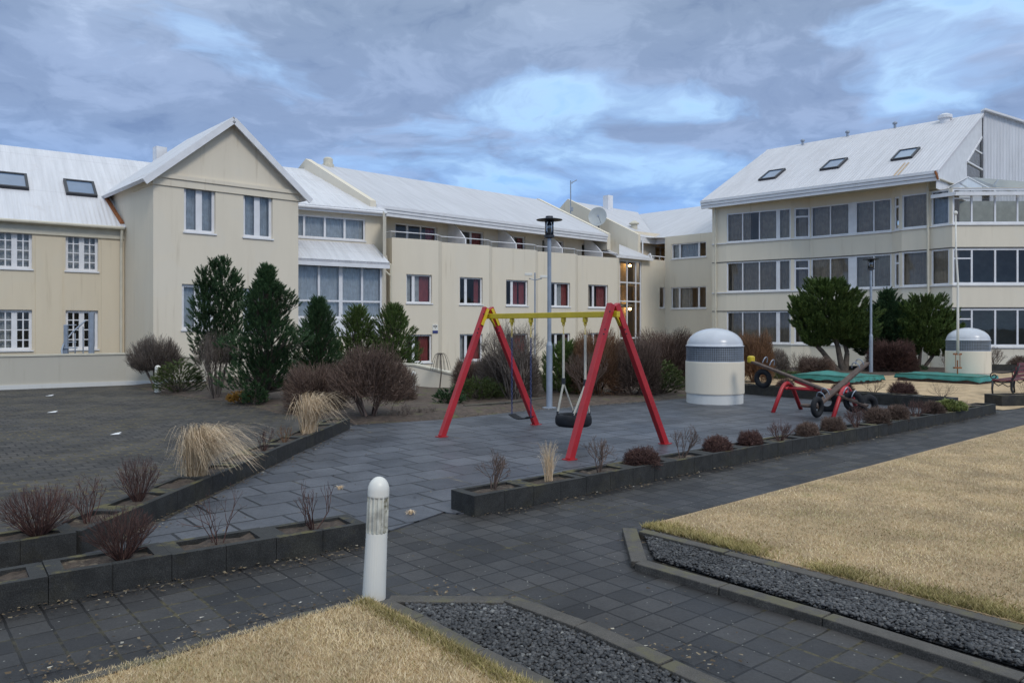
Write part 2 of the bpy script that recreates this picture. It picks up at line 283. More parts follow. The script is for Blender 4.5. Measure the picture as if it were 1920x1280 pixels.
# ---------------------------------------------------------------- mesh helpers
class MB:
    def __init__(s): s.v = []; s.f = []
    def add(s, vs, fs):
        n = len(s.v); s.v += [tuple(v) for v in vs]; s.f += [tuple(i+n for i in f) for f in fs]
    def hexa(s, p):   # 8 corners: bottom 4 ccw, top 4
        s.add(p, [(0, 3, 2, 1), (4, 5, 6, 7), (0, 1, 5, 4), (1, 2, 6, 5), (2, 3, 7, 6), (3, 0, 4, 7)])
    def box(s, c, d, a=0):
        ca, sa = math.cos(a), math.sin(a); hx, hy, hz = d[0]/2, d[1]/2, d[2]/2
        P = []
        for z in (-hz, hz):
            for x, y in ((-hx, -hy), (hx, -hy), (hx, hy), (-hx, hy)):
                P.append((c[0]+x*ca-y*sa, c[1]+x*sa+y*ca, c[2]+z))
        s.hexa(P)
    def prism(s, pts, vec):  # polygon pts swept by vec
        n = len(pts); q = [Vector(p) for p in pts]; v = Vector(vec)
        s.add(q+[p+v for p in q], [tuple(range(n))[::-1], tuple(range(n, 2*n))]+[(i, (i+1) % n, (i+1) % n+n, i+n) for i in range(n)])
    def slab(s, pts, z0, z1):
        s.prism([(p[0], p[1], z0) for p in pts], (0, 0, z1-z0))
    def tube(s, ps, r, n=8, cap=True):
        ps = [Vector(p) for p in ps]; rr = r if isinstance(r, (list, tuple)) else [r]*len(ps)
        base = len(s.v); prev = None
        for i, p in enumerate(ps):
            d = (ps[min(i+1, len(ps)-1)]-ps[max(i-1, 0)]).normalized()
            if prev is None: a = d.orthogonal().normalized()
            else: a = (prev-d*prev.dot(d)).normalized()
            prev = a; b = d.cross(a)
            for k in range(n):
                t = 2*math.pi*k/n; s.v.append(tuple(p+(a*math.cos(t)+b*math.sin(t))*rr[i]))
        for i in range(len(ps)-1):
            for k in range(n):
                s.f.append((base+i*n+k, base+i*n+(k+1) % n, base+(i+1)*n+(k+1) % n, base+(i+1)*n+k))
        if cap:
            s.f.append(tuple(base+k for k in range(n))[::-1]); s.f.append(tuple(base+(len(ps)-1)*n+k for k in range(n)))
    def beam(s, p0, p1, wd, ht, upv=(0, 0, 1)):
        p0, p1 = Vector(p0), Vector(p1); d = (p1-p0).normalized(); sd_ = d.cross(Vector(upv)).normalized(); u = sd_.cross(d)
        P = []
        for q in (p0, p1):
            for a, b in ((-1, -1), (1, -1), (1, 1), (-1, 1)): P.append(q+sd_*a*wd/2+u*b*ht/2)
        s.hexa(P)
    def lathe(s, c, prof, n=24, ax=None):
        base = len(s.v)
        for r, z in prof:
            for k in range(n):
                t = 2*math.pi*k/n; s.v.append((c[0]+r*math.cos(t), c[1]+r*math.sin(t), c[2]+z))
        for i in range(len(prof)-1):
            for k in range(n): s.f.append((base+i*n+k, base+i*n+(k+1) % n, base+(i+1)*n+(k+1) % n, base+(i+1)*n+k))
        s.f.append(tuple(base+k for k in range(n))[::-1]); s.f.append(tuple(base+(len(prof)-1)*n+k for k in range(n)))
    def torus(s, c, axis, Rr, r, n=24, k_=10, flat=1.0):
        ax = Vector(axis).normalized(); a = ax.orthogonal().normalized(); b = ax.cross(a); base = len(s.v); c = Vector(c)
        for i in range(n):
            t = 2*math.pi*i/n; d = a*math.cos(t)+b*math.sin(t)
            for j in range(k_):
                q = 2*math.pi*j/k_; s.v.append(tuple(c+d*(Rr+r*math.cos(q))+ax*r*flat*math.sin(q)))
        for i in range(n):
            for j in range(k_):
                s.f.append((base+i*k_+j, base+((i+1) % n)*k_+j, base+((i+1) % n)*k_+(j+1) % k_, base+i*k_+(j+1) % k_))
    def build(s, name, m, parent=None, smooth=False, origin=None, bevel=0):
        me = bpy.data.meshes.new(name)
        o3 = Vector((0, 0, 0))
        if parent is not None: o3 = wloc(parent)
        elif origin is not None: o3 = Vector(origin)
        me.from_pydata([(v[0]-o3.x, v[1]-o3.y, v[2]-o3.z) for v in s.v], [], s.f)
        me.materials.append(m if not isinstance(m, str) else M[m])
        if smooth: me.polygons.foreach_set('use_smooth', [True]*len(me.polygons))
        me.update(); ob = bpy.data.objects.new(name, me); C.objects.link(ob)
        if parent is not None: ob.parent = parent
        else: ob.location = o3
        if bevel:
            bv = ob.modifiers.new('bevel', 'BEVEL'); bv.width = bevel; bv.segments = 2; bv.limit_method = 'ANGLE'
        return ob
def wloc(o):
    v = Vector(o.location)
    while o.parent: o = o.parent; v += Vector(o.location)
    return v
def npmesh(name, V, Fc, m, parent=None, origin=(0, 0, 0), smooth=False):   # arrays straight into one mesh (triangles or quads)
    o3 = wloc(parent) if parent is not None else Vector(origin)
    me = bpy.data.meshes.new(name); V = (np.asarray(V, dtype=np.float64)-np.array(o3)).astype(np.float32); Fc = np.asarray(Fc, dtype=np.int32)
    k = Fc.shape[1]
    me.vertices.add(len(V)); me.vertices.foreach_set('co', V.ravel())
    me.loops.add(Fc.size); me.loops.foreach_set('vertex_index', Fc.ravel())
    me.polygons.add(len(Fc)); me.polygons.foreach_set('loop_start', np.arange(0, Fc.size, k, dtype=np.int32)); me.polygons.foreach_set('loop_total', np.full(len(Fc), k, dtype=np.int32))
    if smooth: me.polygons.foreach_set('use_smooth', np.ones(len(Fc), dtype=bool))
    me.materials.append(M[m]); me.update(calc_edges=True); me.validate()
    ob = bpy.data.objects.new(name, me); C.objects.link(ob)
    if parent is not None: ob.parent = parent
    else: ob.location = o3
    return ob
def thing(name, label, cat, loc=(0, 0, 0), group=None):
    o = bpy.data.objects.new(name, None); C.objects.link(o); o.location = loc; o.empty_display_size = .2
    return tag(o, label, cat, group)
def tag(o, label, cat, group=None):
    o['label'] = label; o['category'] = cat
    if group: o['group'] = group
    return o
def struct(o): o['kind'] = 'structure'; return o
def kids(o): return [c for c in bpy.data.objects if c.parent == o]
def copy_thing(o, loc, rz=0, scale=(1, 1, 1), label=None):
    r = o.copy(); C.objects.link(r); r.location = loc; r.rotation_euler = (0, 0, rz); r.scale = scale
    if label: r['label'] = label
    for c in kids(o):
        d = c.copy(); C.objects.link(d); d.parent = r
        for g in kids(c):
            e = g.copy(); C.objects.link(e); e.parent = d
    return r
def G(px, py, z=0.0):     # point of the level z that the photograph shows at px, py
    Y = (CH-z)*F/(py-HZ); return Vector(((px-960)/F*Y, Y, z))
def D(px, py, Y): return Vector(((px-960)/F*Y, Y, CH+(HZ-py)/F*Y))
class Wall:               # a vertical plane through two plan points, outward normal towards the courtyard
    def __init__(s, a, b):
        s.a = Vector((a[0], a[1])); s.b = Vector((b[0], b[1])); s.e = (s.b-s.a).normalized(); s.len = (s.b-s.a).length
        s.n = Vector((s.e.y, -s.e.x))
    def sat(s, px):
        u = (px-960)/F; return (u*s.a.y-s.a.x)/(s.e.x-u*s.e.y)
    def zat(s, px, py):
        Y = s.a.y+s.e.y*s.sat(px); return CH+(HZ-py)/F*Y
    def P(s, t, z, o=0):
        q = s.a+s.e*t+s.n*o; return Vector((q.x, q.y, z))
    def box(s, mb, s0, s1, z0, z1, o0, o1):
        if s1-s0 < 1e-4 or z1-z0 < 1e-4: return
        mb.hexa([s.P(s0, z0, o1), s.P(s1, z0, o1), s.P(s1, z0, o0), s.P(s0, z0, o0), s.P(s0, z1, o1), s.P(s1, z1, o1), s.P(s1, z1, o0), s.P(s0, z1, o0)])
    def face(s, mb, s0, s1, z0, z1, holes=(), o=0, depth=.22):
        xs = sorted({s0, s1}|{h[0] for h in holes}|{h[1] for h in holes}); zs = sorted({z0, z1}|{h[2] for h in holes}|{h[3] for h in holes})
        for i in range(len(xs)-1):
            for j in range(len(zs)-1):
                mx, mz = (xs[i]+xs[i+1])/2, (zs[j]+zs[j+1])/2
                if any(h[0] < mx < h[1] and h[2] < mz < h[3] for h in holes): continue
                mb.add([s.P(xs[i], zs[j], o), s.P(xs[i+1], zs[j], o), s.P(xs[i+1], zs[j+1], o), s.P(xs[i], zs[j+1], o)], [(0, 1, 2, 3)])
        for a, b, c, d in holes:
            for p, q in (((a, c), (b, c)), ((b, c), (b, d)), ((b, d), (a, d)), ((a, d), (a, c))):
                mb.add([s.P(*p, o), s.P(*q, o), s.P(*q, o-depth), s.P(*p, o-depth)], [(0, 1, 2, 3)])
rnd = random.Random(5)
def curtain(wall, s0, s1, z0, z1, o, m, parent, amp=.035, wl=.16):
    n = max(6, int((s1-s0)/.035)); V = []; ph = rnd.random()*6
    for i in range(n+1):
        t = i/n; s_ = s0+(s1-s0)*t; dd = amp*math.sin(ph+s_*2*math.pi/wl+.8*math.sin(s_*5+ph))
        V += [tuple(wall.P(s_, z0, o+dd)), tuple(wall.P(s_, z1, o+dd*.6))]
    npmesh('curtain', V, [(2*i, 2*i+2, 2*i+3, 2*i+1) for i in range(n)], m, parent, smooth=True)
def window(parent, wall, s0, s1, z0, z1, cols=(), rows=(), fw=.07, rec=.07, curt=(), mull=.06, glass='glass', sill=True, lab=None, casem=False, wide=()):
    f = MB(); o0, o1 = -rec-.07, -rec
    wall.box(f, s0, s0+fw, z0, z1, o0, o1); wall.box(f, s1-fw, s1, z0, z1, o0, o1)
    wall.box(f, s0+fw, s1-fw, z0, z0+fw, o0, o1-.002); wall.box(f, s0+fw, s1-fw, z1-fw, z1, o0, o1-.002)
    for i, c in enumerate(cols):
        mw = wide[i] if i < len(wide) and wide[i] else mull
        x = s0+(s1-s0)*c; wall.box(f, x-mw/2, x+mw/2, z0+fw, z1-fw, o0+.003, o1-.006)
    for r in rows:
        if isinstance(r, tuple): q, a, b = r
        else: q, a, b = r, 0, 1
        zz = z0+(z1-z0)*q; x0 = s0+(s1-s0)*a; x1 = s0+(s1-s0)*b
        wall.box(f, max(x0, s0+fw), min(x1, s1-fw), zz-mull*.4, zz+mull*.4, o0+.006, o1-.012)
    if sill: wall.box(f, s0-.04, s1+.04, z0-.05, z0-.002, -rec-.05, .05)
    fo = f.build('window', 'white', parent)
    if lab: fo['label'] = lab
    g = MB(); g.add([wall.P(s0+fw, z0+fw, -rec-.035), wall.P(s1-fw, z0+fw, -rec-.035), wall.P(s1-fw, z1-fw, -rec-.035), wall.P(s0+fw, z1-fw, -rec-.035)], [(0, 1, 2, 3)])
    g.build('pane', glass, fo)
    for a, b, m in curt:
        curtain(wall, s0+(s1-s0)*a, s0+(s1-s0)*b, z0+.03, z1-.03, -rec-.20, m, fo)
    return fo
ZG = -1.3     # the ground the buildings stand on lies lower than the paved deck
# ================================================================ BUILDINGS
def closed_shell(mb, pts, z0, z1):      # back walls of a building (pts from the end of the facade round to its start)
    for a, b in zip(pts[:-1], pts[1:]):
        mb.add([(a[0], a[1], z0), (b[0], b[1], z0), (b[0], b[1], z1), (a[0], a[1], z1)], [(0, 1, 2, 3)])
def roof_slab(pts, name, m, parent, t=.10):
    mb = MB(); q = [Vector(p) for p in pts]; n = (q[1]-q[0]).cross(q[2]-q[0]).normalized()
    if n.z < 0: n = -n
    mb.prism([p-n*t for p in q], n*t); return mb.build(name, m, parent)
def skylight(parent, origin, eu, ev, u0, v0, wdt, hgt):
    n = eu.cross(ev).normalized()
    if n.z < 0: n = -n
    p = lambda u, v, o: origin+eu*u+ev*v+n*o
    f = MB(); t = .09
    for a, b, c, d in ((u0, u0+wdt, v0, v0+t), (u0, u0+wdt, v0+hgt-t, v0+hgt), (u0, u0+t, v0+t, v0+hgt-t), (u0+wdt-t, u0+wdt, v0+t, v0+hgt-t)):
        f.hexa([p(a, c, .0), p(b, c, .0), p(b, d, .0), p(a, d, .0), p(a, c, .12), p(b, c, .12), p(b, d, .12), p(a, d, .12)])
    s = f.build('skylight', 'darkmetal', parent)
    g = MB(); g.add([p(u0+t, v0+t, .08), p(u0+wdt-t, v0+t, .08), p(u0+wdt-t, v0+hgt-t, .08), p(u0+t, v0+hgt-t, .08)], [(0, 1, 2, 3)])
    g.build('pane', 'glass_sky', s)
def plane_hit(px, py, p0, n):   # ray of a photograph pixel against a roof plane
    d = Vector(((px-960)/F, 1, (HZ-py)/F)); c0 = Vector((0, 0, CH)); return c0+d*((p0-c0).dot(n)/d.dot(n))
# ---- left wing
WA = Wall((-24, 39.67-.75*24), (-14.53, 28.77))
A = thing('building', 'long cream two-storey wing at the left with small-paned windows and roof skylights', 'building', (-19, 25.4, ZG))
f = MB(); holes = []; wins = []
zt, zb = WA.zat(123.7, 438.7), WA.zat(122, 507); zt2, zb2 = WA.zat(121.6, 581.4), WA.zat(121.6, 655)
pitchA = WA.sat(123.5)-WA.sat(-6)
sw = WA.sat(184)-WA.sat(123)
for k in range(4):
    s0 = WA.sat(123)-k*pitchA
    for a, b in ((zb, zt), (zb2, zt2)): holes.append((s0, s0+sw, a, b))
zeA = WA.zat(0, 412)
WA.face(f, 0, WA.len, ZG, zeA, holes, depth=.25)
bk = WA.n*-9
closed_shell(f, [WA.b, WA.b+bk, WA.a+bk, WA.a], ZG, zeA)
f.build('wall', 'cream_a', A)
for i, h in enumerate(holes):
    dark = i % 2 == 1
    window(A, WA, *h[:2], h[2], h[3], cols=(.25, .5, .75), rows=(.25, .5, .75), fw=.09, rec=.12, mull=.045, wide=(0, .17), curt=[(0, 1, 'cur_white')] if not dark else ([(.0, .45, 'cur_white')] if i == 3 else []))
f = MB(); WA.box(f, 0, WA.len, zeA-.42, zeA-.12, 0, .07); WA.box(f, 0, WA.len, zeA-.12, zeA, 0, .13); f.build('cornice', 'trimg', A)
f = MB()
for k in range(4):      # shallow panel strips between the windows
    s0 = WA.sat(123)-k*pitchA
    WA.box(f, s0-(pitchA-sw)+.1, s0-.1, ZG, zeA-.5, 0, .035)
WA.box(f, WA.sat(184)+.1, WA.len-.01, ZG, zeA-.5, 0, .035)
f.build('pilaster', 'cream_a', A)
dA = 4.5; zrA = zeA+3.4
rm = roof_mat('white_corrugated_roof_left', math.atan2(WA.e.y, WA.e.x))
M['roofA'] = rm
e3 = Vector((WA.e.x, WA.e.y, 0)); i3 = Vector((-WA.n.x, -WA.n.y, 0))
p0 = WA.P(0, zeA, .25)+Vector((0, 0, .02)); p1 = WA.P(WA.len, zeA, .25)+Vector((0, 0, .02)); r0 = p0+i3*(dA+.25)+Vector((0, 0, 3.45)); r1 = r0+e3*(WA.len+3)
roof_slab([p0, p1, p1+i3*4.75+Vector((0, 0, 3.45))+e3*2.5, r0], 'roof', 'roofA', A)
roof_slab([r0, r1-e3*.5, r1-e3*.5+i3*4.75-Vector((0, 0, 3.45)), r0+i3*4.75-Vector((0, 0, 3.45))], 'roof', 'roofA', A)
f = MB(); f.tube([WA.P(0, zeA-.03, .30), WA.P(WA.len-.05, zeA-.03, .30)], .06, 8); f.build('gutter', 'trimg', A)
evA = (r0-p0).normalized()
nA = e3.cross(evA).normalized()
for (xa, ya, xb) in ((116, 366, 166), (-18, 352, 31)):
    q = plane_hit(xa+8, ya, p0, nA)-p0; u0 = q.dot(e3); v0 = q.dot(evA)
    q2 = plane_hit(xb, ya+2, p0, nA)-p0
    skylight(A, p0, e3, evA, u0, v0, 1.05, 1.15)
f = MB(); pd = WA.sat(226); f.tube([WA.P(pd, zeA-.1, .28), WA.P(pd, zeA-.75, .14), WA.P(pd, ZG, .12)], .05, 8); f.build('downpipe', 'trimg', A)
f = MB()
q0 = plane_hit(229, 420, p0, nA)+nA*.03; q1 = plane_hit(199, 372, p0, nA)+nA*.03
f.beam(q0, q1, .14, .05, nA); f.build('rusty_flashing', 'rust', A)
# ---- gabled tower
c0, c1 = (-12.33, 26.4), (-8.36, 30.05)
WT = Wall(c0, c1); WS = Wall((-14.53, 28.77), c0)
T = thing('building', 'cream gabled tower block with tall twin windows right of the long left wing', 'building', (-10.4, 28.2, ZG))
zT = 7.05; zpk = 9.35
f = MB(); holes = []
for xl, xr, yt, yb in ((345, 404, 347, 434), (456.5, 511, 359, 444), (341, 377, 532, 618), (456, 511, 540, 622)):
    holes.append((WT.sat(xl), WT.sat(xr), WT.zat(xl, yb), WT.zat(xl, yt)))
holes[2] = (holes[2][0], WT.sat(402), holes[2][2], holes[2][3])
WT.face(f, 0, WT.len, ZG, zT, holes, depth=.25)
f.add([WT.P(0, zT), WT.P(WT.len, zT), WT.P(WT.len/2, zpk)], [(0, 1, 2)])
WS.face(f, 0, WS.len, ZG, zT)
bk = WT.n*-7
closed_shell(f, [WT.b, WT.b+bk, WT.a+bk, WS.a], ZG, zT)
f.build('wall', 'cream', T)
for h in holes:
    window(T, WT, *h[:2], h[2], h[3], cols=(.5,), fw=.10, wide=(.22,), rec=.1, curt=[(0, 1, 'cur_blue')])
f = MB(); WT.box(f, -.06, WT.len+.06, zT-.10, zT+.04, 0, .10); WT.box(f, -.03, WT.len+.03, zT-.36, zT-.10, 0, .05)
WS.box(f, WS.len*.35, WS.len, zT-.10, zT+.02, 0, .10); WS.box(f, WS.len*.35, WS.len, zT-.36, zT-.10, 0, .05); f.build('cornice', 'cream', T)
M['roofT'] = roof_mat('white_corrugated_roof_tower', math.atan2(WT.n.y, WT.n.x))
i3 = Vector((-WT.n.x, -WT.n.y, 0)); e3 = Vector((WT.e.x, WT.e.y, 0))
ov = .38; drop = ov*(zpk-zT)/(WT.len/2); ft = WT.P(WT.len/2, zpk+.10, .30)
for sgn in (-1, 1):
    a = ft; b = ft+e3*sgn*(WT.len/2+ov)-Vector((0, 0, zpk-zT+drop)); roof_slab([a, b, b+i3*(6.4 if sgn < 0 else 5.0), a+i3*4.7], 'roof', 'roofT', T, .12)
    g = MB(); g.beam(a+i3*-.02-Vector((0, 0, .13)), b+i3*-.02-Vector((0, 0, .13)), .05, .22); g.build('bargeboard', 'white', T)
f = MB(); q = ft+i3*5.0; f.box((q.x-1.0, q.y, q.z-.62), (.42, .4, .7), .8); f.build('chimney', 'white', T)
# ---- link
WL = Wall((-9.2, 30.6-.7*.68), (-5.50, 32.72)); WU = Wall((-9.9, 32.2-.75*1.0), (-5.6, 34.2))
K = thing('building', 'recessed link block with tall curtained window bay under a lean-to roof beside the gabled tower', 'building', (-7, 32, ZG))
f = MB(); z0, z1 = WL.zat(560, 596), WL.zat(560, 492)
h1 = (WL.sat(540), WL.sat(717), z0, z1)
WL.face(f, 0, WL.len, ZG, z1+.12, [h1])
z2, z3 = WU.zat(560, 444), WU.zat(560, 401); h2 = (WU.sat(540), WU.sat(685), z2, z3)
WU.face(f, -.5, WU.len, ZG, z3+.25, [h2])
closed_shell(f, [WL.b, WU.b, WU.b-WU.n*8, WU.a-WU.n*8, WU.a], ZG, z3+.25)
f.build('wall', 'cream_b', K)
fr = lambda W_, h, px: (W_.sat(px)-h[0])/(h[1]-h[0])
window(K, WL, *h1, cols=[fr(WL, h1, x) for x in (599, 640, 680)], rows=(.32,), fw=.08, mull=.09, wide=(0, .16, 0), curt=[(0, 1, 'cur_blue')], rec=.05, lab='tall curtained window bay')
window(K, WU, *h2, cols=[fr(WU, h2, x) for x in (571, 610, 647)], fw=.07, mull=.09, curt=[(0, 1, 'cur_blue')], rec=.05)
f = MB(); WL.box(f, h1[0], WL.len, z0-.75, z0-.06, 0, .04); f.build('panel', 'white', K)
M['roofL'] = roof_mat('white_corrugated_roof_link', math.atan2(WU.e.y, WU.e.x))
zl = z1+.15; zh = WU.zat(600, 452)
roof_slab([WL.P(-.3, zl, .35), WL.P(WL.len+.15, zl, .35), WU.P(WU.len-.6, zh, .0), WU.P(-.3, zh, .0)], 'lean_to_roof', 'roofL', K)
f = MB(); WL.box(f, -.3, WL.len+.15, zl-.26, zl-.10, .30, .36); f.build('fascia', 'white', K)
zE = z3+.38; i3 = Vector((-WU.n.x, -WU.n.y, 0)); a = WU.P(-1.2, zE, .35); b = WU.P(WU.len-.1, zE, .35)
roof_slab([a, b, b+i3*6.3+Vector((0, 0, 2.75)), a+i3*6.3+Vector((0, 0, 2.75))], 'roof', 'roofL', K)
f = MB(); WU.box(f, -1.2, WU.len-.15, zE-.24, zE-.1, .28, .35); f.tube([WU.P(-1.2, zE-.1, .42), WU.P(WU.len-.15, zE-.1, .42)], .06, 8); f.build('gutter', 'white', K)
# ---- centre block
DY0, DM = 39.44, .945
De = Vector((1, DM)).normalized(); Dn = Vector((De.y, -De.x))
def dline(px, off=0):
    u = (px-960)/F; y0 = DY0-off*math.sqrt(1+DM*DM); Y = y0/(1-DM*u); return Vector((u*Y, Y))
B = thing('building', 'central cream block with five bays, red curtains and a balcony row under its roof', 'building', (0.5, 39.9, ZG))
starts = [735, 829, 923, 1009, 1084]; ends = [822, 917, 1004, 1079, 1158]
wpx = [(762, 810), (862, 905), (949, 990), (1033, 1069), (1103, 1140)]
zs = Wall(dline(735), dline(1158)); zq = lambda py: zs.zat(762, py)
zm1, zm0, zb1, zb0 = zq(514), zq(568), zq(627), zq(680); zP = 5.78
f = MB(); pts = []; bays = []
for a, b in zip(starts, ends):
    W_ = Wall(dline(a, 0), dline(b, .42)); bays.append(W_)
hl = []
for i, W_ in enumerate(bays):
    xl, xr = wpx[i]; hs = [(W_.sat(xl), W_.sat(xr), zm0, zm1), (W_.sat(xl), W_.sat(xr), zb0, zb1)]; hl.append(hs)
    W_.face(f, 0, W_.len, ZG, zP, hs)
    pts += [W_.a, W_.b]
    nx = bays[i+1].a if i < 4 else dline(1161, .0)
    f.add([(W_.b.x, W_.b.y, ZG), (nx.x, nx.y, ZG), (nx.x, nx.y, zP), (W_.b.x, W_.b.y, zP)], [(0, 1, 2, 3)])
endp = dline(1161, 0); pts.append(endp)
ret = dline(700, -1.6)
for a_, b_ in ((ret, pts[0]),):
    f.add([(a_.x, a_.y, ZG), (b_.x, b_.y, ZG), (b_.x, b_.y, zP), (a_.x, a_.y, zP)], [(0, 1, 2, 3)])
# balcony floor, parapet cap and set-back wall
WB = Wall(dline(690, -1.5), dline(1150, -1.5)); zBf = 4.75; zBe = 7.0
f.add([(p.x, p.y, zBf) for p in [ret]+pts]+[(q.x, q.y, zBf) for q in (WB.b, WB.a)], [tuple(range(len(pts)+3))])
ins = [p-Dn*.16 for p in pts]
for p, q in zip(ins[:-1], ins[1:]): f.add([(p.x, p.y, zBf), (q.x, q.y, zBf), (q.x, q.y, zP), (p.x, p.y, zP)], [(3, 2, 1, 0)])
for i in range(len(pts)-1): f.add([(pts[i].x, pts[i].y, zP), (pts[i+1].x, pts[i+1].y, zP), (ins[i+1].x, ins[i+1].y, zP), (ins[i].x, ins[i].y, zP)], [(0, 1, 2, 3)])
bw = [((741, 764), (766, 820)), ((861, 882), (883, 907)), ((944, 963), (964, 985)), ((1017, 1036), (1037, 1057)), ((1091, 1107), (1108, 1124))]
bh = []
for g_ in bw:
    bh.append((WB.sat(g_[0][0]), WB.sat(g_[1][1]), zBf+.12, 6.72))
WB.face(f, 0, WB.len, zBf, zBe, bh)
bb = Dn*-11
closed_shell(f, [endp, endp+bb, dline(700, 0)+bb, ret], ZG, zBe)
f.build('wall', 'cream', B)
for i, W_ in enumerate(bays):
    for j, h in enumerate(hl[i]):
        cu = {(0, 0): [(0, .27, 'cur_white'), (.32, .62, 'cur_white'), (.60, .98, 'cur_red')], (1, 0): [(.74, .97, 'cur_red')], (2, 0): [(.42, .66, 'cur_red'), (.70, .98, 'cur_red')], (3, 0): [(.34, .68, 'cur_white'), (.66, .97, 'cur_red')], (4, 0): [(.02, .24, 'cur_brown'), (.56, .99, 'cur_red')],
              (0, 1): [(.58, .97, 'cur_red')], (1, 1): [(0, .26, 'cur_white'), (.70, .96, 'cur_red')], (2, 1): [(.33, .98, 'cur_red')], (3, 1): [(.74, .98, 'cur_red')], (4, 1): [(.0, .25, 'cur_white'), (.45, .8, 'cur_red')]}[(i, j)]
        fo = window(B, W_, *h, cols=(.30,), wide=(.14,), fw=.07, rec=.10, curt=cu)
    cu = [(.78, 1, 'cur_red')] if i in (0, 2) else [(.52, 1, 'cur_red')]
    window(B, WB, *bh[i], cols=((.30, .62) if i == 0 else (.5,)), wide=((.13, .08) if i == 0 else (.13,)), fw=.08, rec=.08, curt=cu, sill=False, lab='balcony window and door')
f = MB()
for i in range(1, 5):          # slanted privacy partitions between the balconies
    sp = WB.sat((ends[i-1]+starts[i])/2+14)
    q = [WB.P(sp, zBf, 0), WB.P(sp, zBf, 1.35), WB.P(sp, zP+.3, 1.35), WB.P(sp, zP+.75, .9), WB.P(sp, zBe-.05, .35), WB.P(sp, zBe-.05, 0)]
    g = MB(); g.prism(q, Vector((WB.e.x, WB.e.y, 0))*.08); g.build('partition', 'white', B)
rail = MB(); rp = [Vector((p.x-Dn.x*.08, p.y-Dn.y*.08, zP+.28)) for p in [ret]+pts]
rail.tube(rp, .022, 6)
for p, q in zip(rp[:-1], rp[1:]):
    n_ = max(1, int((q-p).length/1.9))
    for k in range(n_+1):
        m_ = p.lerp(q, k/n_); rail.tube([m_-Vector((0, 0, .32)), m_], .012, 5)
rail.build('railing', 'white', B)
M['roofD'] = roof_mat('white_roof_centre', math.atan2(De.y, De.x), (.60, .60, .63))
i3 = Vector((-Dn.x, -Dn.y, 0)); e3 = Vector((De.x, De.y, 0))
ea = dline(705, -.30); eb = dline(1138, -.30); zE = 7.22
a = Vector((ea.x, ea.y, zE)); b = Vector((eb.x, eb.y, zE)); up3 = i3*5.8+Vector((0, 0, 2.75))
roof_slab([a, b, b+up3, a+up3], 'roof', 'roofD', B, .12)
roof_slab([a+up3, b+up3, b+up3+i3*5.8-Vector((0, 0, 2.75)), a+up3+i3*5.8-Vector((0, 0, 2.75))], 'roof', 'roofD', B, .12)
f = MB()
for k, (za, zb_, o) in enumerate(((-.16, -.02, .10), (-.30, -.165, .06), (-.46, -.305, .02))):
    for_ = [a+Vector((0, 0, za)), b+Vector((0, 0, za))]
    f.hexa([for_[0]-i3*o, for_[1]-i3*o, for_[1]+i3*.12, for_[0]+i3*.12]+[p+Vector((0, 0, zb_-za)) for p in (for_[0]-i3*o, for_[1]-i3*o, for_[1]+i3*.12, for_[0]+i3*.12)])
f.add([a+Vector((0, 0, -.44))+i3*.1, b+Vector((0, 0, -.44))+i3*.1, b+i3*1.6-Vector((0, 0, .25)), a+i3*1.6-Vector((0, 0, .25))], [(0, 1, 2, 3)])
f.build('fascia', 'white', B)
for base, sg in ((a, -1), (b+e3*.02, 1)):
    hh = .16 if sg < 0 else .05
    q = [base+Vector((0, 0, -.9)), base+Vector((0, 0, hh)), base+up3+Vector((0, 0, hh)), base+up3*2-Vector((0, 0, 5.5-hh)), base+up3*2-Vector((0, 0, 6.4)), ]
    f = MB(); f.prism(q, e3*sg*.30); f.build('gable_wall', 'cream_b', B)
f = MB(); q = a+up3+e3*.95; f.lathe((q.x, q.y, q.z-.3), [(.30, 0), (.30, .35), (.24, .38), (.24, .62), (.16, .70)], 10); f.build('chimney', 'trimg', B)
# downpipes at the left corner
f = MB()
c_ = lambda px, py, off=-.6: (lambda q: Vector((q.x, q.y, CH+(HZ-py)/F*q.y)))(dline(px, off))
f.tube([c_(700, 404), c_(690, 412), c_(686, 424), c_(684, 450), c_(724, 481, -.1), c_(726, 492, -.1), c_(733, 496, .15), c_(733, 730, .15)], .055, 8)
f.tube([c_(705, 503, .1), c_(722, 508, .15), c_(731, 516, .18)], .05, 8)
f.build('downpipe', 'trimg', B)
f = MB(); W_ = bays[0]; s_ = W_.sat(815.5); zc = zq(616)
s2 = s_
W_.box(f, s2-.14, s2+.14, W_.zat(815, 624.5), W_.zat(815, 608), .0, .03)
sg_ = f.build('sign', 'whitem', None, origin=W_.P(s2, W_.zat(815, 624.5), .0)); tag(sg_, 'small white and blue notice plate with dark emblem on the central cream wall', 'sign')
f = MB(); W_.box(f, s2-.14, s2+.14, W_.zat(815, 624.3), W_.zat(815, 619.5), .031, .036); f.build('panel', 'blueplate', sg_)
f = MB(); zz = W_.zat(815, 611.6)
W_.box(f, s2-.012, s2+.012, zz-.10, zz+.06, .031, .036)
for sgn in (-1, 1):
    W_.box(f, s2+sgn*.065-.03, s2+sgn*.065+.03, zz-.025, zz+.03, .031, .036); W_.box(f, s2+sgn*.06-.012, s2+sgn*.06+.012, zz-.045, zz-.026, .031, .035)
f.build('emblem', 'darkmetal', sg_)
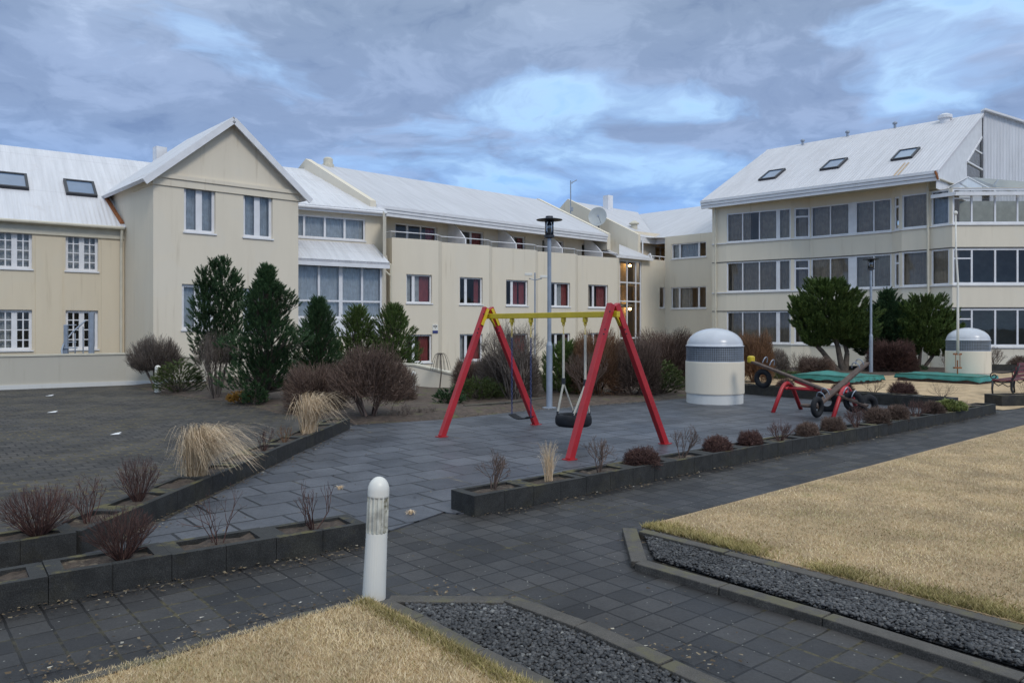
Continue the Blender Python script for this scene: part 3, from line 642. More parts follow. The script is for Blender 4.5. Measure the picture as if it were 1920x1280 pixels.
# ---- stair bay and rear wing
E_ = thing('building', 'rear wing with tall lit stair glazing, between the central block and the right block', 'building', (9, 47.5, ZG))
WE = Wall(dline(1158, -.35), dline(1215, -.35))
F0 = Vector((9.75, 48.97)); F1 = Vector((13.2, 48.97-1.06*3.45)); WF = Wall(F0, F1)
WJ = Wall(WE.b, F0)
f = MB(); zEe = WE.zat(1165, 486)
hE = (WE.sat(1162), WE.sat(1203), WE.zat(1162, 652), zEe-.02)
WE.face(f, 0, WE.len, ZG, zEe+.1, [hE])
hJ = (WJ.sat(1237), WJ.sat(1247), WJ.zat(1237, 577), WJ.zat(1237, 538)); zPj = WJ.zat(1230, 487)
WJ.face(f, 0, WJ.len, ZG, zPj, [hJ])
WJ2 = Wall(WJ.a-WJ.n*1.3, Vector((F0.x, F0.y))-WJ.n*1.3+WJ.e*.2)
hJ2 = (WJ2.sat(1229), WJ2.sat(1251), zPj-.9, WJ2.zat(1229, 461))
WJ2.face(f, .05, WJ2.len+1, ZG, 7.9, [hJ2])
hF = [(WF.sat(1259), WF.sat(1324), WF.zat(1259, 486), WF.zat(1259, 458)), (WF.sat(1258), WF.sat(1324), WF.zat(1258, 579), WF.zat(1258, 539))]
WF.face(f, 0, WF.len, ZG, 7.5, hF)
closed_shell(f, [WF.b, WF.b+Vector((7, 6)), Vector((8, 60)), Vector((3, 55))], ZG, 7.5)
closed_shell(f, [Vector((3, 55)), WE.a+Vector((-.3, 1.5)), WE.a], ZG, 5.85)
f.add([(p.x, p.y, 7.46) for p in (WF.a, WF.b, WF.b+Vector((7, 6)), Vector((8, 60)), Vector((3, 55)), WJ2.a)], [(0, 1, 2, 3, 4, 5)])
f.build('wall', 'cream', E_)
hw = hE[1]-hE[0]
window(E_, WE, *hE, cols=(.36, .76), rows=(.11, .53, .745), fw=.09, mull=.10, rec=.04, sill=False, lab='tall stair window with lamplight inside')
window(E_, WJ, *hJ, rec=.06, fw=.05)
window(E_, WJ2, *hJ2, cols=(.5,), rec=.06, sill=False)
window(E_, WF, *hF[0], cols=(.23, .78), wide=(.12, .12), rec=.08, curt=[(.23, .78, 'cur_pale'), (.0, .2, 'cur_white')])
window(E_, WF, *hF[1], cols=(.23, .78), wide=(.12, .12), rec=.08, curt=[(.0, .22, 'cur_brown'), (.25, .55, 'cur_brown')])
f = MB(); WE.box(f, hE[0]-.6, hE[1]+.8, ZG, zEe, -1.75, -1.7); WE.box(f, hE[0]-.2, hE[1]+.2, hE[2]+(hE[3]-hE[2])*.47, hE[2]+(hE[3]-hE[2])*.5, -1.7, -.25); WE.box(f, hE[0]-.2, hE[1]+.2, hE[2]+(hE[3]-hE[2])*.72, hE[2]+(hE[3]-hE[2])*.735, -1.7, -.25); f.build('inner_wall', 'innerwall', E_)
for py in (499, 580):
    W2_ = Wall(WE.a-WE.n*1.55, WE.b-WE.n*1.55); sc0 = W2_.sat(1181); zz = W2_.zat(1181, py); g = MB(); q = W2_.P(sc0, zz, 0)
    g.lathe((q.x, q.y, q.z-.05), [(.03, 0), (.09, .04), (.10, .12), (.02, .16)], 12); tag(g.build('wall_lamp', 'glow', None, origin=q), 'lit amber wall lamp behind the stair glazing, %s' % ('upper one near the eave' if py == 499 else 'lower one beside the swing frame top'), 'lamp', 'wall lamps in the stairwell')

    pl = bpy.data.lights.new('stair_lamp_light', 'POINT'); pl.energy = 12; pl.color = (1, .62, .28); pl.shadow_soft_size = .08
    po = bpy.data.objects.new('stair_lamp_light', pl); C.objects.link(po); po.location = W2_.P(sc0, zz+.08, .12)
M['roofE'] = roof_mat('white_roof_rear', math.atan2(De.y, De.x), (.60, .60, .63))
i3 = Vector((-WE.n.x, -WE.n.y, 0)); ew = Vector((WE.e.x, WE.e.y, 0))
a = WE.P(-.5, zEe+.22, .3); b = WE.P(WE.len+.1, zEe+.22, .3)
roof_slab([a, b, b+i3*1.6+Vector((0, 0, .45)), b+i3*3.2+Vector((0, 0, 1.5))-ew*1.2, a+i3*4.0+Vector((0, 0, 2.1))-ew*.6, a-ew*.8+i3*1.2+Vector((0, 0, .6))], 'lean_to_roof', 'roofE', E_)
f = MB(); f.beam(a-Vector((0, 0, .1)), b-Vector((0, 0, .1)), .06, .16); f.build('fascia', 'white', E_)
# rear roofs: one parallel to the centre block, one over the angled wing, meeting in a valley
hE0 = Vector((8.5, 51.9, 7.46)); nH = Vector((-.687, .727, 0)); eH = Vector((.727, .687, 0)); nF = Vector((.728, .686, 0)); eF = Vector((WF.e.x, WF.e.y, 0))
Cn = Vector((9.55, 52.0-.9, 7.5))
Cn = Vector((9.3, 49.75, 7.5)); hE0 = Cn-eH*1.6
M['roofF'] = roof_mat('white_roof_wing', math.atan2(WF.e.y, WF.e.x), (.60, .60, .63))
roof_slab([hE0, Cn, Cn+nH*6+eH*6+Vector((0, 0, 2.95)), hE0+nH*6+Vector((0, 0, 2.95))], 'roof', 'roofE', E_, .12)
fe = Cn+eF*5.2
roof_slab([Cn, fe, fe+nF*8+Vector((0, 0, 3.15)), Cn+nF*8-eF*7.4+Vector((0, 0, 3.15))], 'roof', 'roofF', E_, .12)
f = MB(); q = [hE0+Vector((0, 0, -1.3)), hE0+Vector((0, 0, .12)), hE0+nH*6+Vector((0, 0, 3.07)), hE0+nH*12+Vector((0, 0, -1.3))]
f.prism(q, -eH*.25); f.build('gable_wall', 'cream_b', E_)
f = MB(); f.beam(hE0-Vector((0, 0, .22)), Cn-Vector((0, 0, .22)), .08, .34); f.beam(Cn-Vector((0, 0, .22)), fe-Vector((0, 0, .22)), .08, .34); f.build('fascia', 'white', E_)
f = MB(); f.tube([hE0+eH*.1+Vector((.05, -.15, -.2)), hE0+eH*.1+Vector((.05, -.15, -1.5)), WJ.P(.2, zPj+.35, .02), WJ.P(.25, zPj+.05, .1)], .05, 8); f.build('downpipe', 'white', E_)
f = MB(); rp = [WJ.P(0, zPj+.22, 0), WJ.P(WJ.len, zPj+.22, 0)]; f.tube(rp, .03, 6)
for k in range(4): q = rp[0].lerp(rp[1], k/3); f.tube([q-Vector((0, 0, .22)), q], .02, 5)
f.build('railing', 'white', E_)
f = MB(); q = plane_hit(1140, 392, hE0, eH.cross((nH*6+Vector((0, 0, 2.95))).normalized())); f.box((q.x, q.y, q.z+.25), (.5, .5, 1.4), .7); f.build('chimney', 'white', E_)
f = MB(); q = plane_hit(1189, 428, hE0, eH.cross((nH*6+Vector((0, 0, 2.95))).normalized())); f.lathe((q.x, q.y, q.z-.3), [(.22, 0), (.22, .55), (.34, .57), (.34, .63), (.12, .78)], 14); f.build('roof_vent', 'trimg', E_)
# satellite dish and aerial
q = D(1121, 407, 50.0)
sdh = thing('satellite_dish', 'large grey satellite dish on the rear roof beside the white chimney', 'satellite dish', (q.x+.1, q.y+.5, q.z-1.2))
f = MB(); n_ = 28; R0 = .60; ax = Vector((-.30, -1, .18)).normalized(); aa = ax.cross(Vector((0, 0, 1))).normalized(); bb_ = aa.cross(ax)
V = []; Fs = []
for i, rr in enumerate((.001, .2, .4, .52, R0)):
    for k in range(n_):
        t = 2*math.pi*k/n_; V.append(q+(aa*math.cos(t)+bb_*math.sin(t)*1.05)*rr+ax*(rr*rr*.35))
for i in range(4):
    for k in range(n_): Fs.append((i*n_+k, i*n_+(k+1) % n_, (i+1)*n_+(k+1) % n_, (i+1)*n_+k))
f.add(V, Fs); f.build('dish', mat('dish_grey', (.42, .45, .46), .5, .05), sdh, smooth=True)
f = MB(); f.tube([q+Vector((.1, .5, -1.2)), q+Vector((.1, .35, -.2)), q+Vector((0, .05, 0))], .05, 8); f.tube([q+Vector((.25, 0, -.5)), q+ax*.75+Vector((.15, 0, -.15))], .02, 6); f.box(q+ax*.75+Vector((.15, 0, -.15)), (.12, .12, .12)); f.build('mount', 'galv', sdh)
q = D(1070, 395, 50)
f = MB(); f.tube([q-Vector((0, 0, .5)), q+Vector((0, 0, 1.95))], .035, 6); f.tube([q+Vector((-.03, 0, 1.75)), q+Vector((.40, 0, 2.0))], .03, 5); f.tube([q+Vector((.1, 0, 1.72)), q+Vector((.1, 0, 1.95))], .015, 4); f.box(q+Vector((.06, 0, .1)), (.2, .1, .25))
tag(f.build('aerial', 'galv', None, origin=q), 'thin grey aerial mast on the rear roof gable left of the satellite dish', 'aerial')
# ---- right block
GB = thing('building', 'three storey right block with window bands, three skylights and a glazed canopy', 'building', (16, 39.8, ZG))
gp = [(11.40, 43.72), (12.03, 43.1), (14.9, 41.0), (15.8, 40.67), (18.7, 37.8), (18.8, 37.06), (19.62, 36.1), (20.15, 35.15), (29, 34.9)]
gw = [Wall(p, q) for p, q in zip(gp[:-1], gp[1:])]
rows = [(6.50, 8.12), (3.73, 5.38), (.89, 2.63)]
zTop = 8.75
f = MB()
fac = MB()
# per wall: (left px, right px, cols px, vent?)
spec = [None,
        (1360, 1484, [1392, 1423.5, 1458.5], [0, 0, .20]),
        (1489, 1519, [], []),
        (1520.5, 1673.5, [1556.5, 1598, 1638], [0, .42, 0]),
        (1676.5, 1686, [], []),
        (1690, 1741, [], []),
        (1746, 1780, [], []),
        (1784, 1999, [1823, 1867, 1909, 1951], [0, 0, 0, 0])]
zband = zTop
wl_jobs = []
for i, W_ in enumerate(gw):
    top = zTop if i < 6 else rows[0][1]+.02
    hs = []
    if spec[i]:
        a_, b_, cp, wd = spec[i]; sa, sb = max(.02, W_.sat(a_)), min(W_.len-.02, W_.sat(b_))
        if i == 7: sb = W_.sat(1999)
        for r_ in rows: hs.append((sa, sb, r_[0], r_[1] if top > r_[1] else r_[1]-.02))
        for h in hs: wl_jobs.append((i, W_, h, cp, wd))
    W_.face(f, 0, W_.len, ZG, top, hs, depth=.18)
# dividing bands are set slightly proud of the window band, like the photo's spandrels
bk = Vector((8.2, 9.5))
closed_shell(f, [gp[-1], (29, 51), (22.6, 55.1), gp[0]], ZG, zTop)
f.add([(p[0], p[1], 8.74) for p in gp[:7]+[(25.6, 41.6), (22.6, 55.1)]], [tuple(range(9))])
f.build('wall', 'cream_b', GB)
f = MB()
for zf in (.45, 3.3, 6.1):
    f.prism([(p[0]+.35, p[1]+.45, zf) for p in gp]+[(27, 50, zf), (21, 50, zf)], (0, 0, .15))
f.build('floor', 'trimg', GB)
f = MB(); f.hexa([Vector(p) for p in ((20.6, 38.6, -1), (28.8, 38.6, -1), (28.8, 38.8, -1), (20.6, 38.8, -1), (20.6, 38.6, 8.1), (28.8, 38.6, 8.1), (28.8, 38.8, 8.1), (20.6, 38.8, 8.1))]); f.build('inner_wall', mat('grey_green_inner_wall', (.34, .36, .34), .7, .1), GB)
for i, W_, h, cp, wd in wl_jobs:
    cc = [(W_.sat(x)-h[0])/(h[1]-h[0]) for x in cp]
    low = h[2] < 1
    if i in (2, 4): window(GB, W_, *h, rows=(.70,), fw=.09, mull=.12, rec=.03, glass='glass_g', sill=False, curt=[(0, 1, 'cur_brown')] if i == 4 else [(.3, .8, 'cur_brown')])
    elif i == 7: window(GB, W_, *h, cols=cc, rows=((.72, 0, cc[0]),), fw=.09, mull=.08, rec=.03, glass='glass_g', sill=False, curt=[(0, .08, 'cur_brown')] if not low else [])
    else:
        cu = [(0, 1, 'cur_brown')] if i != 1 else ([(0, .37, 'cur_brown'), (.52, 1, 'cur_brown')] if h[2] > 6 else [(.06, 1, 'cur_brown')])
        if i == 6 and h[2] > 6: cu = [(0, 1, 'cur_pale')]
        window(GB, W_, *h, cols=cc, wide=wd, fw=.07, mull=.06, rec=.03, glass='glass_g', sill=False, curt=cu)
f = MB(); gr = MB()
for i, W_ in enumerate(gw):
    for z0_, z1_ in rows:
        W_.box(f, -.01 if i else 0, W_.len+.01, z0_-.07, z0_-.015, 0, .06)
    for z1_ in (rows[1][1], rows[2][1]): W_.box(gr, 0, W_.len, z1_+.015, z1_+.05, 0, .022)
f.build('sill_band', 'white', GB); gr.build('drip_line', 'darkmetal', GB)
gE = Vector((.714, -.70, 0)); gN = Vector((.70, .714, 0))
M['roofG'] = roof_mat('white_roof_right', math.atan2(-.70, .714), (.64, .63, .655))
a = Vector((11.0, 43.4, 8.95))-gE*.35; b = a+gE*12.25; upg = gN*8+Vector((0, 0, 4.2))
a0 = a
roof_slab([a, b, b+upg+Vector((0, 0, 0)), a+upg+gE*.1], 'roof', 'roofG', GB, .12)
roof_slab([a+upg, b+upg, b+upg+gN*8-Vector((0, 0, 4.2)), a+upg+gN*8-Vector((0, 0, 4.2))], 'roof', 'roofG', GB, .12)
f = MB()
for k, (za, zb_, o) in enumerate(((-.16, -.03, .12), (-.31, -.17, .08), (-.48, -.32, .03))):
    q = [a-gN*o, b-gN*o, b+gN*.10, a+gN*.10]
    f.hexa([p+Vector((0, 0, za)) for p in q]+[p+Vector((0, 0, zb_)) for p in q])
f.build('fascia', 'white', GB)
f = MB(); q = [a+gN*.1+Vector((0, 0, -.40)), b+gN*.1+Vector((0, 0, -.40)), b+gN*2.6+Vector((0, 0, -.34)), a+gN*2.6+Vector((0, 0, -.34))]; f.prism(q, (0, 0, .04)); f.build('soffit', 'trimg', GB)
f = MB(); f.tube([b-gE*.12-gN*.14+Vector((0, 0, -.06)), b-gE*.0-gN*.14+Vector((0, 0, -.46))], .05, 6); f.build('rust_stain', 'rust', GB)
nG = gE.cross(upg.normalized()).normalized()
evG = upg.normalized()
for xa, ya, xb in ((1422, 340, 1), (1537, 321, 1), (1670, 303, 1)):
    q = plane_hit(xa, ya, a, nG)-a; skylight(GB, a, gE, evG, q.dot(gE), q.dot(evG), 1.0, 1.5)
f = MB()
for x0_ in (1676, 1683): f.beam(plane_hit(x0_, 330-(x0_-1676)*.1, a, nG)+nG*.015*(-1 if nG.z < 0 else 1), plane_hit(x0_+21, 306-(x0_-1676)*.1, a, nG)+nG*.015*(-1 if nG.z < 0 else 1), .05, .02, nG)
f.build('rust_stain', mat('pale_rust', (.48, .34, .2), .8, .1), GB)
for px in (1505, 1589, 1678): 
    q = plane_hit(px, {1505: 272, 1589: 256, 1678: 240}[px], a, nG); g = MB(); g.lathe((q.x, q.y, q.z-.2), [(.07, 0), (.07, .4), (.13, .42), (.13, .5), (.03, .56)], 10); g.build('roof_vent', 'galv', GB)
q = plane_hit(1772, 228, a, nG); g = MB(); g.lathe((q.x, q.y, q.z-.3), [(.25, 0), (.25, .45), (.36, .47), (.36, .62), (.15, .72)], 14); g.build('roof_vent', 'white', GB)
# gable end, facing the canopy, with its triangular window
WGb = Wall((b.x-gE.x*.12, b.y-gE.y*.12), (b.x+gN.x*8-gE.x*.12, b.y+gN.y*8-gE.y*.12))
f = MB(); g2 = MB(); q = a+gE*.40; g2.prism([q-Vector((0, 0, .2)), q+upg-Vector((0, 0, .12)), q+gN*16-Vector((0, 0, .2))], gE*.1); g2.build('gable_wall', 'cream_b', GB)
zlo = 8.12
sl_ = 4.2/8
wz0, wz1 = WGb.zat(1813, 333), 0
sA, sB = WGb.sat(1813), WGb.sat(1849)
sB = min(sB, WGb.len-.05)
zA0 = WGb.zat(1813, 332); zA1 = WGb.zat(1813, 304); zB1 = WGb.zat(1849, 263)
P_ = WGb.P; ztop = lambda s_: 8.83+s_*sl_
f.add([P_(0, zlo), P_(sA, zlo), P_(sA, ztop(sA)), P_(0, ztop(0))], [(0, 1, 2, 3)])
f.add([P_(sA, zlo), P_(sB, zlo), P_(sB, zA0), P_(sA, zA0)], [(0, 1, 2, 3)])
f.add([P_(sA, zA1), P_(sB, zB1), P_(sB, ztop(sB)), P_(sA, ztop(sA))], [(0, 1, 2, 3)])
f.add([P_(sB, zlo), P_(8, zlo), P_(8, ztop(8)), P_(sB, ztop(sB))], [(0, 1, 2, 3)])
f.build('gable_wall', mat('pale_grey_cladding', (.70, .71, .74), .6, .05), GB)
f = MB(); tb = lambda p, q, w_=.05: f.beam(p, q, w_, .08)
tb(P_(sA, zA0, .01), P_(sB, zA0, .01)); tb(P_(sA, zA0, .01), P_(sA, zA1, .01)); tb(P_(sA, zA1, .01), P_(sB, zB1, .01)); tb(P_(sB, zA0, .01), P_(sB, zB1, .01)); tb(P_(sA, zA1+.02, .01), P_(sB, zA1+.02, .01), .10); tb(P_((sA+sB)/2, zA1+(zB1-zA1)*.5, .01), P_(sB, zA1+(zB1-zA1)*.5, .01))
fo = f.build('window', 'white', GB); fo['label'] = 'triangular gable window'
g = MB(); g.add([P_(sA, zA0, -.02), P_(sB, zA0, -.02), P_(sB, zB1, -.02), P_(sA, zA1, -.02)], [(0, 1, 2, 3)]); g.build('pane', 'glass_can', fo)
# clad wall rising at the far right
rg = WGb.b
WX = Wall((rg.x+.05, rg.y-.05), (rg.x+8, rg.y-.35))
f = MB(); zt0 = WX.zat(1850, 208); zt1 = WX.zat(1920, 232); sz1 = WX.sat(1920)
zz = lambda s_: zt0+(zt1-zt0)*s_/sz1
zlow = WX.zat(1850, 352)
f.prism([WX.P(0, zlow, 0), WX.P(8, zlow, 0), WX.P(8, zz(8), 0), WX.P(0, zt0, 0)], Vector((-WX.n.x, -WX.n.y, 0))*.3)
M['clad'] = roof_mat('pale_grey_corrugated_cladding', 0.0, (.74, .75, .79))
f.prism([Vector((25.2, 40.45, 8.0)), Vector((29, 40.45, 8.0)), Vector((29, 40.45, zlow-.01)), Vector((25.2, 40.45, zlow-.01))], (0, .1, 0)); f.build('clad_wall', 'clad', GB)
f = MB(); f.beam(WX.P(-.05, zt0+.05, .02), WX.P(8, zz(8)+.05, .02), .4, .10); f.build('coping', 'white', GB)
# glazed canopy
W7 = gw[7]; zc0 = rows[0][1]+.10
cz = W7.zat(1790, 365); 
ca = gw[6].P(.25, cz, .25); cb_ = W7.P(0, cz, .22); cc_ = W7.P(W7.len, cz, .22)
rl = D(1815, 333, 36.6); rr_ = D(1862, 351, 36.9); re = D(2120, 356, 36.9)
f = MB()
f.beam(ca, cb_, .12, .16); f.beam(cb_, cc_, .12, .16)
f.beam(ca, rl, .07, .07); f.beam(rl, rr_, .07, .07); f.beam(rr_, re, .07, .07)
for px in (1790, 1826, 1867, 1909, 1951, 1990):
    s_ = W7.sat(px); fr_ = W7.P(s_, cz, .2)
    tgt = {1790: rl.lerp(ca, .55), 1826: rl.lerp(ca, .25), 1867: rl, 1909: rr_, 1951: rr_.lerp(re, .2), 1990: rr_.lerp(re, .38)}[px]
    f.beam(fr_, tgt, .06, .07)
cano = f.build('canopy', 'white', GB)
g = MB(); lift = Vector((0, 0, .03))
g.add([ca+lift, cb_+lift, rl+lift], [(0, 1, 2)]); g.add([cb_+lift, cc_+lift, re+lift, rr_+lift, rl+lift], [(0, 1, 2, 3, 4)]); g.build('pane', 'glass_can', cano)
f = MB()
for W_, s_ in ((gw[0], .28), (gw[6], .02)):
    f.tube([W_.P(s_, 8.6, .16), W_.P(s_, ZG, .10)], .055, 8)
f.build('downpipe', 'trimg', GB)
# ================================================================ GROUND
def sheet(name, pts, z, m, th=None):
    mb = MB(); 
    if th: mb.slab(pts, z-th, z)
    else: mb.add([(p[0], p[1], z) for p in pts], [tuple(range(len(pts)))])
    ob = mb.build(name, m); 
    return struct(ob)
gd = Vector((.768, .64)); gq = Vector((-.64, .768))
sheet('ground', [(-900, -900), (900, -900), (900, 900), (-900, 900)], ZG, 'ground')
sheet('path', [(-34, -12), (40, -12), (40, 33.6), (9, 33.6), (6, 27.5), (-10.6, 27.5), (-12.5, 24.4), (-14.9, 22.1), (-34, 4)], 0, 'pavers', 1.25)
yard = [(-2.9, 13.2), (-3.2, 6.2), (-4.4, 5.0), (-9, 1), (-34, 1), (-34, 4), (-14.9, 22.1), (-12.5, 24.4), (-9.4, 20.6), (-6.3, 17.9), (-4.86, 15.9), (-3.03, 14.4)]
sheet('yard_paving', yard, .004, 'yard')
tile = [(-2.86, 14.0), (-1.3, 14.75), (.456, 16.5), (4.37, 19.2), (6.2, 20.6), (10.0, 16.2), (9.7, 16.0), (-.5, 7.35), (-.66, 7.42), (-1.25, 6.46), (-4.4, 3.9), (-4.0, 5.5), (-3.25, 6.2)]
sheet('play_surface', tile, .012, 'tiles', .011)
bed = [(-3.03, 14.4), (-4.86, 15.9), (-6.3, 17.9), (-9.4, 20.6), (-12.5, 24.4), (-10.6, 27.5), (6, 27.5), (9, 33), (6.5, 21.2), (6.2, 20.6), (4.37, 19.2), (.456, 16.5), (-1.3, 14.75), (-2.86, 14.0)]
# the planting bed is a gently uneven soil surface
def uneven(name, poly, z, m, step, amp, seed=1, cut=None):
    P = np.array(poly); x0, y0 = P.min(0); x1, y1 = P.max(0)
    xs = np.arange(x0, x1, step); ys = np.arange(y0, y1, step); X, Y = np.meshgrid(xs, ys)
    rs = np.random.RandomState(seed); Z = np.zeros_like(X)
    for k in range(14):
        a = rs.rand()*6.28; fq = rs.uniform(.6, 5); Z += np.sin((X*np.cos(a)+Y*np.sin(a))*fq+rs.rand()*6)/fq**.5
    Z = z+amp*.6+Z*amp/9
    # the surface sinks to the level of the paving along its outline
    dm = np.full_like(X, 9.)
    for (ax_, ay_), (bx_, by_) in zip(poly, poly[1:]+poly[:1]):
        tt_ = np.clip(((X-ax_)*(bx_-ax_)+(Y-ay_)*(by_-ay_))/((bx_-ax_)**2+(by_-ay_)**2), 0, 1)
        dm = np.minimum(dm, np.hypot(X-ax_-tt_*(bx_-ax_), Y-ay_-tt_*(by_-ay_)))
    Z = np.where(inpoly(X.ravel(), Y.ravel(), poly).reshape(X.shape), z-.012+(Z-z+.012)*np.clip((dm-.1)/.5, 0, 1), -.03)
    nx, ny = len(xs), len(ys); idx = np.arange(nx*ny).reshape(ny, nx)
    q = np.stack([idx[:-1, :-1], idx[:-1, 1:], idx[1:, 1:], idx[1:, :-1]], -1).reshape(-1, 4)
    cxx = X[:-1, :-1].ravel()+step/2; cyy = Y[:-1, :-1].ravel()+step/2
    q = q[inpoly(cxx, cyy, poly)]
    return struct(npmesh(name, np.stack([X.ravel(), Y.ravel(), Z.ravel()], 1), q, m, smooth=True))
def inpoly(x, y, poly):
    r = np.zeros(len(x), bool); n = len(poly); j = n-1
    for i in range(n):
        xi, yi = poly[i][0], poly[i][1]; xj, yj = poly[j][0], poly[j][1]
        c = ((yi > y) != (yj > y)) & (x < (xj-xi)*(y-yi)/(yj-yi+1e-12)+xi); r ^= c; j = i
    return r
sheet('planting_bed', bed, .006, 'mulch')
uneven('planting_bed', bed, .008, 'mulch', .16, .09)
sheet('back_lawn', [(6.5, 21.2), (10.55, 16.5), (11.0, 16.75), (30, 32.5), (30, 33.4), (9, 33.4)], .010, 'lawn2')
uneven('planting_bed', [(8.6, 29.2), (12, 27.5), (20, 30), (26, 31), (26, 33.4), (9.2, 33.4)], .02, 'mulch', .2, .1, 4)
lawnR = [(1.137, 6.74), (18, 21.4), (30, 12), (8.2, -1.6)]
lawnL = [(-.93, 4.97), (-5.0, 1.30), (-1.5, -2.4), (2.6, 1.0)]
sheet('lawn', lawnR, .05, 'lawn', .05); sheet('lawn', lawnL, .05, 'lawn', .05)
grR = [G(1204, 998), G(1226, 1050), G(1920, 1258), G(2300, 1372), G(2300, 1268), G(1920, 1180)]
grL = [G(748, 1132), G(952, 1134), G(1083, 1184), G(1242, 1256), G(1415, 1334), G(1690, 1460), G(1310, 1480), G(1036, 1296), G(903, 1232), G(788, 1168)]
sheet('gravel_bed', [(p.x, p.y) for p in grR], .012, 'gravelbed'); sheet('gravel_bed', [(p.x, p.y) for p in grL], .012, 'gravelbed')
# pebbles
ico_v = []; t_ = (1+5**.5)/2
for a_, b_ in ((-1, t_), (1, t_), (-1, -t_), (1, -t_)): ico_v += [(a_, b_, 0)]
for a_, b_ in ((-1, t_), (1, t_), (-1, -t_), (1, -t_)): ico_v += [(0, a_, b_)]
for a_, b_ in ((t_, -1), (t_, 1), (-t_, -1), (-t_, 1)): ico_v += [(a_, 0, b_)]
ico_v = np.array(ico_v); ico_v /= np.linalg.norm(ico_v[0])
ico_f = np.array([(0, 11, 5), (0, 5, 1), (0, 1, 7), (0, 7, 10), (0, 10, 11), (1, 5, 9), (5, 11, 4), (11, 10, 2), (10, 7, 6), (7, 1, 8), (3, 9, 4), (3, 4, 2), (3, 2, 6), (3, 6, 8), (3, 8, 9), (4, 9, 5), (2, 4, 11), (6, 2, 10), (8, 6, 7), (9, 8, 1)])
def scatter(poly, n, rs):
    P = np.array([(p[0], p[1]) for p in poly]); lo, hi = P.min(0), P.max(0); out = np.zeros((0, 2))
    while len(out) < n:
        q = rs.rand(n*2, 2)*(hi-lo)+lo; out = np.vstack([out, q[inpoly(q[:, 0], q[:, 1], [tuple(p) for p in P])]])
    return out[:n]
def pebbles(name, poly, n, seed, label):
    rs = np.random.RandomState(seed); q = scatter(poly, n, rs)
    keep = q[:, 1] > 3.0; q = q[keep]; n = len(q)
    s = rs.uniform(.009, .0175, n)[:, None]*np.array([1, 1, .62])*rs.uniform(.75, 1.25, (n, 3))
    a = rs.rand(n)*6.28; V = ico_v[None]*(1+rs.uniform(-.18, .18, (n, 12, 1)))*s[:, None]
    tl = rs.uniform(-.5, .5, n); ct, st = np.cos(tl)[:, None], np.sin(tl)[:, None]
    x, y, z = V[..., 0], V[..., 1]*ct-V[..., 2]*st, V[..., 1]*st+V[..., 2]*ct
    ca, sa = np.cos(a)[:, None], np.sin(a)[:, None]
    V = np.stack([x*ca-y*sa+q[:, :1], x*sa+y*ca+q[:, 1:2], z+rs.uniform(.014, .040, (n, 1))], -1).reshape(-1, 3)
    Fc = (ico_f[None]+np.arange(n)[:, None, None]*12).reshape(-1, 3)
    o = npmesh(name, V, Fc, 'pebble', smooth=True); o['kind'] = 'stuff'; o['label'] = label; o['category'] = 'gravel'; return o
pebbles('gravel', grL, 12500, 1, 'dark rounded gravel between the kerbs of the small front lawn')
pebbles('gravel', grR, 19000, 2, 'dark rounded gravel strip along the large right lawn')
# grass blades
def blades(name, pts, h, wd, m, lean=.6, seed=3, z=.05, curl=None):
    rs = np.random.RandomState(seed); n = len(pts); a = rs.rand(n)*6.28; hh = h*rs.uniform(.5, 1.3, n); w_ = wd*rs.uniform(.7, 1.3, n)
    la = rs.rand(n)*6.28; ln = lean*hh*rs.rand(n)**.7
    b = np.stack([pts[:, 0], pts[:, 1], np.full(n, z)], 1)
    sv = np.stack([np.cos(a), np.sin(a), np.zeros(n)], 1)*w_[:, None]
    tip = b+np.stack([np.cos(la)*ln, np.sin(la)*ln, hh], 1)
    V = np.stack([b-sv, b+sv, tip], 1).reshape(-1, 3)
    return npmesh(name, V, np.arange(3*n).reshape(n, 3), m)
rs = np.random.RandomState(9)
q = scatter([(1.15, 6.72), (10.5, 14.75), (10.5, 8), (4.2, 3.3)], 260000, rs); kp = rs.rand(len(q)) < np.clip((6.2/q[:, 1])**1.6, .25, 1); q = q[kp]
o = blades('grass', q, .018, .0033, 'blade', 1.3, 4); o['kind'] = 'stuff'; o['label'] = 'short dry straw-coloured grass of the large right lawn'; o['category'] = 'grass'
q = scatter([(-.93, 4.96), (-3.1, 3.0), (.9, 2.85)], 60000, rs)
o = blades('grass', q, .021, .0026, 'blade', 1.3, 5); o['kind'] = 'stuff'; o['label'] = 'dry tufted grass of the small front lawn'; o['category'] = 'grass'
ka = Vector((1.137, 6.72)); kb = Vector((.653, -.757))   # greener fringe along the kerb
tt = rs.rand(26000)*4.6; tt = tt[(np.sin(tt*3.1)+np.sin(tt*7.7+1)+.8*rs.randn(26000)) > -.2]; off = np.abs(rs.randn(len(tt)))*.12
q = np.stack([ka.x+kb.x*tt+.77*off, ka.y+kb.y*tt+.637*off], 1)
o = blades('grass', q, .035, .0035, 'blade_green', 1.4, 6); o['kind'] = 'stuff'; o['label'] = 'greener grass fringe hanging over the kerb of the right lawn'; o['category'] = 'grass'
tt = rs.rand(4500)*2.2; off = np.abs(rs.randn(4500))*.05+.02
q = np.stack([-.91+.65*tt-.76*off, 4.92-.75*tt-.65*off], 1)
o = blades('grass', q, .04, .003, 'blade_green', 1.3, 7); o['kind'] = 'stuff'; o['label'] = 'mossy green grass edge of the small front lawn beside the gravel'; o['category'] = 'grass'
